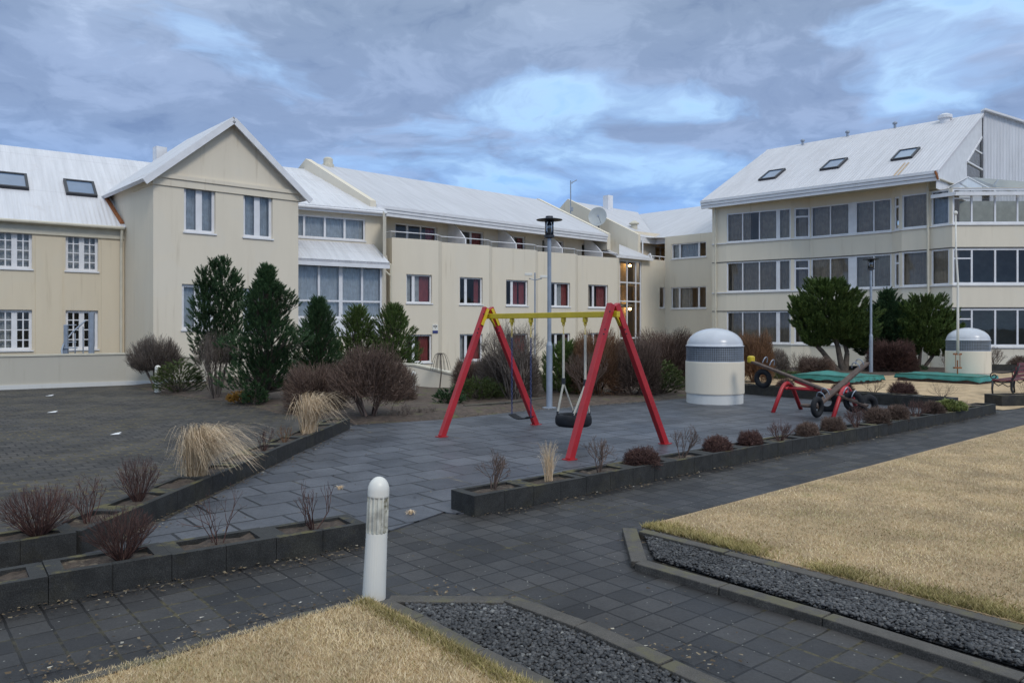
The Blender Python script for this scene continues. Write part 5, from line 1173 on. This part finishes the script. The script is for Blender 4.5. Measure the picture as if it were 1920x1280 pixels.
# ---------------------------------------------------------------- parapets
def parapet(label, pts, ztops, th, m='terrace', plinth=True):
    t = thing('parapet_wall', label, 'wall', (pts[0][0], pts[0][1], 0)); mb = MB(); cp = MB(); pl = MB()
    for k, (p, q_) in enumerate(zip(pts[:-1], pts[1:])):
        W_ = Wall(p, q_); za, zb_ = ztops[k], ztops[k+1]
        for B_, lo, hia, hib, o0, o1, e in ((mb, -1.2, za-.05, zb_-.05, -th, 0, 0), (cp, None, za, zb_, -th-.02, .03, .0)):
            l0 = -1.2 if lo is not None else za-.048; l1_ = -1.2 if lo is not None else zb_-.048
            B_.hexa([W_.P(0, l0, o1), W_.P(W_.len, l1_, o1), W_.P(W_.len, l1_, o0), W_.P(0, l0, o0), W_.P(0, hia, o1), W_.P(W_.len, hib, o1), W_.P(W_.len, hib, o0), W_.P(0, hia, o0)])
        if plinth: W_.box(pl, 0, W_.len, -.1, .13, 0, .04)
    mb.build('wall', m, t); cp.build('coping', 'trimg', t)
    if plinth: pl.build('plinth', 'plinth', t)
    return t
PA = G(0, 731); PB = G(236, 722); dd_ = (PB-PA).normalized()
parapet('long low grey-cream parapet wall with white plinth at the back of the left yard', [tuple((PA-dd_*16)[:2]), tuple(PB[:2]), (PB.x+2.2, PB.y+.6)], [.97, .99, .85], .25)
parapet('low cream ramp wall with sloping top behind the mushroom-shaped shrub', [(-6.5, 22.8), tuple(G(776, 729)[:2]), tuple(G(852, 731)[:2])], [.9, .72, .47], .25, 'cream_b', False)
f = MB(); q = G(855, 722); f.box((q.x, q.y+.2, .1), (.62, .4, .36)); tag(f.build('stone_block', 'planter', None, origin=(q.x, q.y, 0), bevel=.02), 'low dark concrete block at the end of the cream ramp wall', 'block')
# ---------------------------------------------------------------- swing set
FL, RL, FR, RR = G(828, 820), G(1005, 797), G(1068, 863), G(1247, 833)
TL, TR = Vector((-.413, 13.23, 2.08)), Vector((1.455, 11.03, 2.08))
sw_ = thing('swing_set', 'red A-frame swing set with yellow crossbar on the rubber tiles', 'swing set', ((FL+RR)/2))
bd = (TR-TL).normalized(); ad = Vector((-bd.y, bd.x, 0))
def sqbeam(p0, p1, wd, m, name, parent, d2=None):
    b_ = MB(); b_.beam(p0, p1, wd, d2 or wd, bd); return b_.build(name, m, parent, bevel=.006)
for (ft_, rt, tp, sgn) in ((FL, RL, TL, -1), (FR, RR, TR, 1)):
    for fo, s2 in ((ft_, -1), (rt, 1)):
        tp2 = tp+ad*s2*.045*(1 if (ad.dot(rt-ft_) > 0) else -1)+Vector((0, 0, .04))
        lg = sqbeam(fo+Vector((0, 0, .01)), tp2, .10, 'red', 'leg', sw_, .085)
        b_ = MB(); dl = (tp2-fo).normalized()
        for t in (.80, .83, .95): 
            q = fo.lerp(tp2, t)-Vector((0, .055, 0)); b_.tube([q, q-Vector((0, .012, 0))], .012, 8)
        b_.build('bolt', 'darkmetal', lg)
        b_ = MB(); b_.box((fo.x, fo.y, .018), (.17, .13, .012), math.atan2(ad.y, ad.x)); b_.build('foot_plate', 'red', sw_)
        br_ = MB(); q0 = fo.lerp(tp2, .86); q1 = tp2-Vector((0, 0, .02))
        br_.beam(q0-bd*sgn*.06, q1-bd*sgn*.06, .05, .02, bd); br_.build('bracket', 'yellow', sw_)
BZ = 1.975; b0 = Vector((TL.x, TL.y, BZ))-bd*.10; b1 = Vector((TR.x, TR.y, BZ))+bd*.10
b_ = MB(); b_.beam(b0, b1, .07, .085); b_.build('crossbar', 'yellow', sw_, bevel=.006)
for tp in (TL, TR):
    b_ = MB(); b_.beam(Vector((tp.x, tp.y, BZ-.06))-ad*.19-Vector((0, 0, .11)), Vector((tp.x, tp.y, BZ+.04))-ad*.02, .06, .05, bd); b_.beam(Vector((tp.x, tp.y, BZ-.06))+ad*.19-Vector((0, 0, .11)), Vector((tp.x, tp.y, BZ+.04))+ad*.02, .06, .05, bd); b_.build('bracket', 'yellow', sw_)
hp = lambda t, z: Vector((TL.x+1.868*t, TL.y-2.2*t, z))
for t in (.22, .384, .645, .806):
    b_ = MB(); q = hp(t, BZ-.075); b_.box(q, (.055, .055, .07), math.atan2(bd.y, bd.x)); b_.box(q-Vector((0, 0, .045)), (.02, .05, .05), math.atan2(bd.y, bd.x)); b_.torus(q-Vector((0, 0, .07)), ad, .022, .007, 12, 6); b_.build('hanger', 'yellow', sw_)
def chain(mb, p0, p1, link=.035, r=.004):
    n_ = max(2, int((p1-p0).length/link)); d = (p1-p0).normalized()
    a_ = d.orthogonal().normalized()
    for k in range(n_):
        c_ = p0.lerp(p1, (k+.5)/n_); ax = a_ if k % 2 else d.cross(a_)
        sdv = d.cross(ax); w_ = link*.36; l_ = link*.62
        pts_ = [c_+d*l_*math.cos(u)+sdv*w_*math.sin(u) for u in [i*math.pi/3 for i in range(7)]]
        mb.tube(pts_, r, 4, False)
seatA = thing('swing', 'black belt swing hanging from blue-coated chains, left of the two', 'swing', hp(.30, .31), 'swings on the red frame')
pa, pb = hp(.22, .34), hp(.384, .34)
b_ = MB()
for t, e in ((.22, pa), (.384, pb)):
    chain(b_, hp(t, BZ-.15), hp(t, 1.62)); 
b_.build('chain', 'yellow', seatA)
b_ = MB()
for t, e in ((.22, pa), (.384, pb)): chain(b_, hp(t, 1.62), e, .038, .0065)
b_.build('chain', 'bluechain', seatA)
b_ = MB(); V = []; n_ = 10
for i in range(n_+1):
    t = i/n_; c_ = pa.lerp(pb, t)-Vector((0, 0, .055*math.sin(math.pi*t)))
    for s_, zz_ in ((-.075, 0), (.075, 0), (.075, .014), (-.075, .014)): V.append(c_+ad*s_+Vector((0, 0, zz_)))
b_.add(V, [(i*4+j, (i+1)*4+j, (i+1)*4+(j+1) % 4, i*4+(j+1) % 4) for i in range(n_) for j in range(4)]+[(3, 2, 1, 0), (n_*4, n_*4+1, n_*4+2, n_*4+3)]); b_.build('seat', 'rubber', seatA)
seatB = thing('swing', 'black tyre swing hanging from pale sleeved ropes behind the near red leg', 'swing', hp(.72, .37), 'swings on the red frame')
tc_ = hp(.72, .385)
b_ = MB()
for t in (.645, .806): chain(b_, hp(t, BZ-.15), hp(t, 1.66))
b_.build('chain', 'yellow', seatB)
for t, sgn in ((.645, -1), (.806, 1)):
    b_ = MB(); k_ = hp(t, .98)+bd*.0; b_.tube([hp(t, 1.68), k_], .019, 8)
    e1 = tc_-ad*.17+bd*sgn*.17+Vector((0, 0, .10)); e2 = tc_+ad*.17+bd*sgn*.17+Vector((0, 0, .10))
    b_.tube([k_-Vector((0, 0, .05)), e1], .017, 8); b_.tube([k_-Vector((0, 0, .05)), e2], .013, 8); b_.build('sleeve', 'rope', seatB)
    b_ = MB(); b_.tube([k_+Vector((0, 0, .03)), k_-Vector((0, 0, .06))], .03, 8)
    for e in (e1, e2): b_.tube([e+Vector((0, 0, .03)), e-Vector((0, 0, .06))], .018, 6)
    b_.build('shackle', 'darkmetal', seatB)
b_ = MB(); prof = [(.155, .055), (.19, .085), (.245, .088), (.27, .06), (.278, .02), (.278, -.03), (.268, -.065), (.24, -.088), (.19, -.085), (.155, -.055), (.165, 0), (.155, .055)]
base = len(b_.v); n_ = 40
for r_, z_ in prof[:-1]:
    for k in range(n_): t = 2*math.pi*k/n_; b_.v.append((tc_.x+r_*math.cos(t), tc_.y+r_*math.sin(t), tc_.z+z_))
m_ = len(prof)-1
for i in range(m_):
    for k in range(n_): b_.f.append((((i+1) % m_)*n_+k, ((i+1) % m_)*n_+(k+1) % n_, i*n_+(k+1) % n_, i*n_+k))
b_.build('tyre', 'rubber', seatB, smooth=True)
# ---------------------------------------------------------------- seesaw
ss = thing('seesaw', 'red tube-framed double seesaw with two crossing wooden planks and tyres', 'seesaw', (6.4, 15.8, 0))
def arch(p, q_, zt_, parent):
    b_ = MB(); p, q_ = Vector(p), Vector(q_); h_ = Vector((0, 0, 1)); d = (q_-p).normalized(); ln = (q_-p).length
    pts_ = [p, p.lerp(q_, .30)+h_*(zt_*.80)]
    c0_ = .5*ln
    for u in (.36, .43, .5, .57, .64): pts_.append(p.lerp(q_, u)+h_*(zt_*(1-.20*((u-.5)/.20)**2)))
    pts_ += [p.lerp(q_, .70)+h_*(zt_*.80), q_]
    b_.tube(pts_, .042, 10); b_.build('frame_arch', 'red', parent, smooth=True)
arch(G(1449, 774), G(1502, 768), .60, ss); arch(G(1562, 783), G(1607, 770), .55, ss)
axA, axB = Vector((5.85, 16.3, .50)), Vector((6.87, 15.76, .47))
b_ = MB()
for o_ in (-.12, .12):
    ofs = Vector((.47, .88, 0))*o_; b_.tube([axA+ofs, axB+ofs], .028, 8)
b_.tube([axA-Vector((.47, .88, 0))*.2, axA+Vector((.47, .88, 0))*.2], .03, 8); b_.tube([axB-Vector((.47, .88, 0))*.2, axB+Vector((.47, .88, 0))*.2], .03, 8)
b_.build('axle', 'red', ss, smooth=True)
def tyre(c_, ax, parent, Rr=.19, r_=.075, name='tyre'):
    b_ = MB(); b_.torus(c_, ax, Rr, r_, 28, 10, .85); o_ = b_.build(name, 'rubber', parent, smooth=True); return o_
def plank(hi, lo, nm):
    b_ = MB(); b_.beam(hi, lo, .14, .045); pk = b_.build('plank', 'wood', ss, bevel=.006)
    d = (lo-hi).normalized(); s_ = d.cross(Vector((0, 0, 1))).normalized(); u = s_.cross(d)
    pm = hi.lerp(lo, .5); b_ = MB(); b_.beam(pm-d*.22-u*.05, pm+d*.22-u*.05, .12, .05); b_.build('pivot', 'red', pk)
    for e, dr in ((hi, d), (lo, -d)):
        hb = MB()
        for k in (.30, .48):
            c_ = e+dr*k+u*.03; hb.tube([c_+s_*.085*math.cos(a_)+u*(.13*math.sin(a_)+.05 if math.sin(a_) > -.01 else 0) for a_ in [math.pi*j/8 for j in range(9)]], .010, 6)
        hb.build('handle', 'galv', pk)
    return pk, d, s_, u
h1_, l1_ = Vector((5.34, 17.07, 1.02)), Vector((6.98, 15.10, .24))
pk1, d, s_, u = plank(h1_, l1_, 1)
for e, t in ((h1_, .36), (l1_, -.28)): tyre(e+d*t-u*(.27 if t > 0 else .0)+Vector((0, 0, 0 if t > 0 else -.02)), s_, ss, .155, .06)
b_ = MB(); b_.box(h1_+Vector((-.02, .02, .05)), (.15, .13, .16), .5); b_.build('seat', 'yellow', pk1, bevel=.04)
h2_, l2_ = Vector((7.62, 16.5, 1.02)), Vector((5.95, 15.12, .20))
pk2, d, s_, u = plank(h2_, l2_, 2)
tyre(l2_+Vector((.02, -.10, .03)), s_, ss, .15, .06)
b_ = MB(); b_.lathe((l2_.x-.12, l2_.y-.02, l2_.z+.02), [(.14, 0), (.15, .02), (.15, .045), (.13, .055)], 18); b_.build('seat', 'wood', pk2)
tg_ = MB(); q = D(1550, 755, 16.2); q.z = max(q.z, .22); tg_.torus(q, (.5, .8, 0), .17, .07, 24, 10, .8); tag(tg_.build('tyre', 'rubber', None, smooth=True, origin=q), 'black tyre half hidden under the middle of the seesaw', 'tyre')
tg_ = MB(); q = Vector((7.32, 15.75, .2)); tg_.torus(q, (.3, -.9, .1), .15, .07, 24, 10, .9); o_ = tg_.build('tyre', 'rubber', None, smooth=True, origin=q); tag(o_, 'black tyre standing behind the right seesaw arch', 'tyre')
# ---------------------------------------------------------------- domed vents
def vent(c_, lab):
    t = thing('domed_vent', lab, 'vent', c_, 'domed cylinder vents'); r_ = .672; c_ = Vector(c_); n_ = 72
    b_ = MB(); b_.lathe(c_, [(r_-.02, -.05), (r_-.02, .26)], n_); b_.build('base', 'plinth', t)
    b_ = MB(); b_.lathe(c_, [(r_, .24), (r_+.004, .26), (r_+.004, .96), (r_, .985)], n_); b_.build('drum', 'cream', t)
    b_ = MB(); b_.lathe(c_, [(r_-.05, .97), (r_-.05, 1.34)], n_); b_.build('core', 'core', t, smooth=False)
    b_ = MB()
    for k in range(84):
        a = 2*math.pi*k/84; p = c_+Vector((math.cos(a)*(r_-.02), math.sin(a)*(r_-.02), .98)); b_.tube([p, p+Vector((0, 0, .36))], .0045, 4, False)
    for z_ in (.985, 1.03, 1.08, 1.13, 1.18, 1.23, 1.28, 1.335):
        b_.tube([c_+Vector((math.cos(a)*(r_-.018), math.sin(a)*(r_-.018), z_)) for a in [2*math.pi*k/48 for k in range(49)]], .005 if .99 < z_ < 1.33 else .018, 5, False)
    b_.build('mesh', 'galv', t)
    b_ = MB(); pr_ = [(r_+.0, 1.335), (r_+.0, 1.355)]+[(r_*.965*math.cos(e), 1.355+.405*math.sin(e)) for e in [math.pi/2*k/12 for k in range(12)]]+[(.01, 1.76)]
    b_.lathe(c_, pr_, n_); b_.build('dome', 'domew', t, smooth=True)
    return t
vent((4.79, 18.15, 0), 'near cream drum vent with wire mesh band and frosted dome on rubber tiles')
v2 = (855/F*25.9, 25.9, 0)
vent(v2, 'far cream drum vent with frosted dome and rusty brackets behind the right green cover')
fp = Vector((v2[0]-.33, 25.9-.66, 0)); fx = (836/F); fp = Vector((fx*25.12, 25.12, .9))
pole = thing('flagpole', 'thin white slightly bent flagpole bolted to the far vent', 'flagpole', fp)
b_ = MB(); b_.tube([fp, fp+Vector((-.0, 0, 1.2)), fp+Vector((.0, 0, 2.4)), fp+Vector((-.06, 0, 3.3)), fp+Vector((-.07, 0, 4.55))], [.045, .04, .034, .028, .022], 8); b_.build('pole', 'whitem', pole, smooth=True)
b_ = MB(); b_.lathe(fp+Vector((-.07, 0, 4.55)), [(.02, 0), (.06, .03), (.06, .09), (.02, .13)], 10); b_.build('finial', 'whitem', pole)
b_ = MB()
for z_ in (.0, -.45): b_.box(fp+Vector((0, .02, z_)), (.24, .10, .05))
b_.tube([fp+Vector((-.07, 0, 0)), fp+Vector((-.07, 0, -.45))], .012, 5); b_.tube([fp+Vector((.07, 0, 0)), fp+Vector((.07, 0, -.45))], .012, 5); b_.tube([fp+Vector((0, 0.02, -.2)), fp+Vector((0, .02, -.85))], .02, 5); b_.build('bracket', 'rust', pole)
# ---------------------------------------------------------------- lamp posts
def lamp(base, H, lab):
    t = thing('lamp_post', lab, 'lamp post', base, 'grey lamp posts'); B_ = Vector(base)
    b_ = MB(); b_.tube([B_, B_+Vector((0, 0, H*.325)), B_+Vector((0, 0, H*.345)), B_+Vector((0, 0, H-.50))], [.068, .068, .045, .043], 14); b_.build('pole', 'galv', t, smooth=False)
    b_ = MB(); b_.lathe(B_, [(.16, 0), (.16, .02), (.07, .03)], 14); b_.build('base_plate', 'galv', t)
    z_ = H-.50
    b_ = MB(); b_.lathe(B_+Vector((0, 0, z_)), [(.05, -.02), (.115, 0), (.115, .05), (.05, .055)], 16)
    for k in range(4):
        a = math.pi/4+k*math.pi/2; p = B_+Vector((.105*math.cos(a), .105*math.sin(a), z_+.04)); b_.tube([p, p+Vector((0, 0, .36))], .008, 5)
    b_.lathe(B_+Vector((0, 0, z_+.16)), [(.03, -.1), (.045, 0), (.05, .14), (.02, .2)], 10); b_.build('cage', 'darkmetal', t)
    b_ = MB(); b_.lathe(B_+Vector((0, 0, z_+.05)), [(.095, 0), (.10, .32)], 16); b_.build('lens', 'glass_can', t, smooth=True)
    b_ = MB(); b_.lathe(B_+Vector((0, 0, z_+.38)), [(.10, -.02), (.285, .0), (.29, .012), (.12, .045), (.085, .05), (.08, .09), (.03, .095)], 28); b_.build('hat', 'darkmetal', t, smooth=False)
lamp(tuple(G(1030, 765)), 4.26, 'tall grey lamp post with dark disc hat behind the swing crossbar')
lamp((673/F*28.8, 28.8, 0), 4.43, 'grey lamp post in front of the right block between the pines')
# cctv pole
q = Vector((43/F*24, 24, 0)); cc = thing('camera_pole', 'thin grey pole with two white security cameras above the hedge', 'camera pole', q)
b_ = MB(); b_.tube([q, q+Vector((0, 0, 3.48))], .022, 6); b_.tube([q+Vector((-.18, 0, 3.30)), q+Vector((0, 0, 3.25)), q+Vector((.22, 0, 3.30))], .015, 5); b_.build('pole', 'galv', cc)
for sx_, tl in ((-.20, .15), (.28, -.35)):
    b_ = MB(); p = q+Vector((sx_, -.05, 3.40)); b_.beam(p-Vector((.12, .05, -.12*tl*1.2)), p+Vector((.12, -.05, .12*tl*1.2)), .09, .08); b_.build('camera', 'whitem', cc, bevel=.01)
# ---------------------------------------------------------------- bollards
def bollard(base, top, r_, lab, s=1.0):
    B_ = Vector(base); T_ = Vector(top); H = (T_-B_).length; ax = (T_-B_).normalized(); t = thing('bollard_light', lab, 'bollard', B_, 'white bollard lights')
    at = lambda k: B_+ax*H*k
    b_ = MB(); b_.tube([at(0), at(.545)], [r_*1.12, r_*1.02], 28); b_.build('post', 'whitem', t, smooth=False)
    b_ = MB(); b_.tube([at(.545), at(.84)], r_*.90, 28); b_.build('lens', 'lensm', t, smooth=False)
    b_ = MB()
    for k in range(14):
        a = 2*math.pi*k/14; o_ = Vector((math.cos(a), math.sin(a), 0))*r_*.93; b_.tube([at(.55)+o_, at(.84)+o_], r_*.13, 5)
    b_.build('rib', 'lensm', t)
    b_ = MB(); ps = [at(.835)]+[at(.85)]; rr_ = [r_*1.02, r_*1.03]
    for k in range(9):
        e = math.pi/2*k/8; ps.append(at(.89)+ax*(H*.11)*math.sin(e)); rr_.append(max(.001, r_*1.03*math.cos(e)))
    b_.tube(ps, rr_, 28); b_.build('cap', 'whitem', t, smooth=True)
M['lensm'] = mat('grimy_lens', (.52, .51, .45), .35, .3, 14, dirt=(.17, .16, .10), dscale=11, dth=.5)
nb = G(701, 1121); nt_ = D(711, 893, nb.y)
bollard(nb, nt_, .069, 'near white bollard light with grimy ribbed lens at the tip of the front lawn')
q = G(296, 735); bollard(q, q+Vector((0, 0, .74)), .075, 'far white bollard light beside the bare shrub in the left yard')
q = G(775, 737); bollard(q, q+Vector((0, 0, .60)), .068, 'small white bollard light in front of the cream ramp wall')
# ---------------------------------------------------------------- covered sandboxes
def sandbox(fc, a, b, h, lab, peak):
    t = thing('covered_sandbox', lab, 'sandbox', fc, 'green covered sandboxes'); fc = Vector(fc); ga = Vector((-.64, .768, 0)); gb = Vector((.768, .64, 0))
    n_ = 14; V = []; rs_ = random.Random(int(a*10))
    for i in range(n_+1):
        for j in range(n_+1):
            u, v = i/n_, j/n_; zz_ = h+peak*max(0, 1-2.2*math.hypot(u-.55, v-.35))+.012*math.sin(u*9+v*4)+rs_.uniform(-.006, .006)-.02*math.sin(math.pi*u)*math.sin(math.pi*v)
            V.append(fc+ga*a*u+gb*b*v+Vector((0, 0, zz_)))
    F_ = [(i*(n_+1)+j, i*(n_+1)+j+1, (i+1)*(n_+1)+j+1, (i+1)*(n_+1)+j) for i in range(n_) for j in range(n_)]
    b_ = MB(); b_.add(V, F_)
    ring = [(i, 0) for i in range(n_+1)]+[(n_, j) for j in range(1, n_+1)]+[(i, n_) for i in range(n_-1, -1, -1)]+[(0, j) for j in range(n_-1, 0, -1)]
    base_ = len(b_.v); cen = fc+ga*a/2+gb*b/2
    for (i, j) in ring:
        p = V[i*(n_+1)+j]; o_ = Vector((p.x-cen.x, p.y-cen.y, 0)).normalized()*.05
        b_.v.append(tuple(p+o_*.5-Vector((0, 0, .05)))); b_.v.append(tuple(p+o_*(1+rs_.uniform(-.3, .5))-Vector((0, 0, h*.62+rs_.uniform(-.03, .03)))))
    m_ = len(ring)
    for k in range(m_):
        k2 = (k+1) % m_; i, j = ring[k]; i2, j2 = ring[k2]
        b_.f.append((i*(n_+1)+j, base_+2*k, base_+2*k2, i2*(n_+1)+j2)); b_.f.append((base_+2*k, base_+2*k+1, base_+2*k2+1, base_+2*k2))
    b_.build('cover', 'tarp', t, smooth=True)
    b_ = MB(); f0 = fc+ga*.04+gb*.04
    q_ = [f0, f0+gb*(b-.08), f0+gb*(b-.08)+ga*(a-.08), f0+ga*(a-.08)]; b_.prism([p+Vector((0, 0, -.02)) for p in q_], (0, 0, h-.06)); b_.build('frame', 'wood', t)
sandbox((10.5, 23.6, 0), 2.1, 2.0, .24, 'left sandbox under a peaked green tarpaulin behind the seesaw', .16)
sandbox((14.4, 23.7, 0), 2.5, 1.6, .24, 'right sandbox under a flat green tarpaulin in front of the far vent', .09)
# ---------------------------------------------------------------- park bench
bq = Vector((12.4, 19.8, 0)); bl = Vector((.768, .64, 0)); bs = Vector((.64, -.768, 0)); up_ = Vector((0, 0, 1))
bench = thing('park_bench', 'park bench with scrolled black iron arms and dark red slats at the right edge', 'bench', bq+bl*.8)
for k in (0, 1.6):
    o_ = bq+bl*k; b_ = MB()
    b_.tube([o_, o_+up_*.2-bs*.02, o_+up_*.40], [.02, .025, .03], 8)
    b_.tube([o_+bs*.50, o_+bs*.42+up_*.2, o_+bs*.42+up_*.42, o_+bs*.52+up_*.62, o_+bs*.60+up_*.86], [.022, .03, .032, .028, .024], 8)
    b_.tube([o_+up_*.40, o_+bs*.2+up_*.37, o_+bs*.42+up_*.40], .022, 8)
    pts_ = [o_+bs*.52+up_*.72, o_+bs*.40+up_*.64, o_+bs*.2+up_*.61, o_+bs*.04+up_*.62]
    for j in range(16):
        a_ = math.pi/2+j*.55; rr_ = .095*(1-j/20); pts_.append(o_+bs*(.02-rr_*math.cos(a_-0)*-1)+up_*(.525+rr_*math.sin(a_)))
    b_.tube(pts_, .015, 6); b_.tube([o_+up_*.36+bs*.02, o_+bs*.12+up_*.28, o_+bs*.22+up_*.34, o_+bs*.34+up_*.27, o_+bs*.42+up_*.3], .014, 6)
    b_.build('leg', 'castiron', bench, smooth=True)
b_ = MB()
for j in range(5):
    s0 = bs*(.02+.095*j)+up_*(.425-.01*math.sin(j)); b_.beam(bq+s0-bl*.03, bq+s0+bl*1.66, .075, .03)
b_.build('seat', 'benchwood', bench)
b_ = MB()
for j in range(4):
    s0 = bs*(.45+.04*j)+up_*(.54+.10*j); b_.beam(bq+s0-bl*.03, bq+s0+bl*1.66, .03, .075)
b_.build('backrest', 'benchwood', bench)
# ---------------------------------------------------------------- spiral stair head behind the parapet
sc_ = Vector(gp_(160, 25.0, -1.2)); st = thing('spiral_stair', 'grey steel spiral stair top rising behind the left parapet wall', 'staircase', sc_)
z0_ = hz(661, 25)-.1; zt_ = hz(586, 25)
b_ = MB(); Rr = .52; cS = Vector(gp_(150, 24.6, 0))
b_.tube([cS+Vector((.42, -.1, -1.2)), cS+Vector((.42, -.1, zt_))], .09, 10); b_.build('post', 'galv', st)
b_ = MB(); ps = [cS+Vector((Rr*math.cos(a_), Rr*.9*math.sin(a_), zt_-.25-.19*k)) for k, a_ in enumerate([math.pi*.55+.36*k for k in range(12)])]
b_.tube(ps, .028, 8); b_.build('handrail', 'galv', st, smooth=True)
b_ = MB()
for k in range(10):
    a_ = math.pi*.45+.45*k; p = cS+Vector((Rr*math.cos(a_), Rr*math.sin(a_)*.9, 0))
    zt2 = (zt_-.25-.19*k*1.1)
    if zt2 > z0_-.8: b_.tube([p+Vector((0, 0, -1.0)), p+Vector((0, 0, max(zt2, z0_+.1)))], .02, 5)
for z_ in (z0_+.15, z0_+.45, z0_+1.0): b_.tube([cS+Vector((-Rr, 0, z_)), cS+Vector((-Rr+.35, .1, z_))], .015, 5)
b_.box(cS+Vector((-Rr+.07, 0, z0_+.25)), (.12, .06, 1.5)); b_.build('baluster', 'galv', st)
b_ = MB()
for k in range(5):
    a_ = math.pi*.9+.5*k; b_.hexa([cS+Vector((math.cos(x_)*r_, math.sin(x_)*r_*.9, z0_+.25-.2*k+dz)) for dz in (0, .03) for r_, x_ in ((.1, a_), (Rr, a_), (Rr, a_+.5), (.1, a_+.5))])
b_.build('tread', 'galv', st)
# ---------------------------------------------------------------- small things
for k, (px, py, w_, lab) in enumerate(((93, 772-30, .15, 'pale scrap of litter in the yard near the parapet'), (98, 773, .16, 'white scrap of paper at the left of the yard'), (217, 814, .13, 'white scrap of paper in the middle of the yard'))):
    q = G(px, py, .01); b_ = MB(); b_.add([q+Vector((-w_/2, -.05, .004)), q+Vector((w_/2, -.03, .01)), q+Vector((w_*.4, .09, .03)), q+Vector((-w_*.35, .07, .012))], [(0, 1, 2, 3)]); b_.prism([q+Vector((-w_/2, -.05, .001)), q+Vector((w_/2, -.03, .001)), q+Vector((w_*.4, .09, .001))], (0, 0, .003))
    tag(b_.build('litter', 'litter', None, origin=q), lab, 'litter')
for k, (px, py, lab) in enumerate(((770, 964, 'small dry grass sprout between rubber tiles right of the white bollard'), (637, 917, 'small dry grass sprout between rubber tiles left of the white bollard'))):
    arc_grass(tuple(G(px, py, .01)), .13, .04, 200+k, lab, 60, droop=1.2, name='grass_sprout', w_=.003)

# dry leaves and bits of soil blown against kerbs and planters
rs = np.random.RandomState(77); lines = [((-.357, 7.2), (10, 15.9), 1500), ((-1.2, 6.25), (-4.2, 4.0), 500), ((-2.8, 13.4), (-3.3, 6.2), 700), ((-2.86, 14.0), (6.2, 20.4), 1500), ((1.0, 6.6), (2.9, 4.3), 300), ((-.95, 5.15), (-3.0, 3.5), 300), ((-9.4, 20.4), (-3.1, 14.4), 900), ((-.6, 5.25), (1.2, 4.0), 200)]
Q = []
for (a_, b_, n_) in lines:
    a_, b_ = np.array(a_), np.array(b_); d_ = (b_-a_)/np.linalg.norm(b_-a_); nn_ = np.array([-d_[1], d_[0]]); t = rs.rand(n_, 1)
    Q.append(a_+(b_-a_)*t+nn_*rs.randn(n_, 1)*.10)
Q.append(np.stack([rs.uniform(-4, 9, 900), rs.uniform(4, 19, 900)], 1))
Q = np.concatenate(Q); n_ = len(Q); a = rs.rand(n_)*6.28; s_ = rs.uniform(.004, .016, n_)
V = []
for k, (u, v) in enumerate(((-1, -.4), (1, -.5), (.8, .5), (-.7, .6))):
    V.append(np.stack([Q[:, 0]+(u*np.cos(a)-v*np.sin(a))*s_, Q[:, 1]+(u*np.sin(a)+v*np.cos(a))*s_, .0165+rs.rand(n_)*.008], 1))
o = npmesh('dry_leaves', np.stack(V, 1).reshape(-1, 3), np.arange(4*n_).reshape(n_, 4), 'leaflit'); o['kind'] = 'stuff'; o['label'] = 'scattered dry leaf bits and straw on the dark paving'; o['category'] = 'leaves'
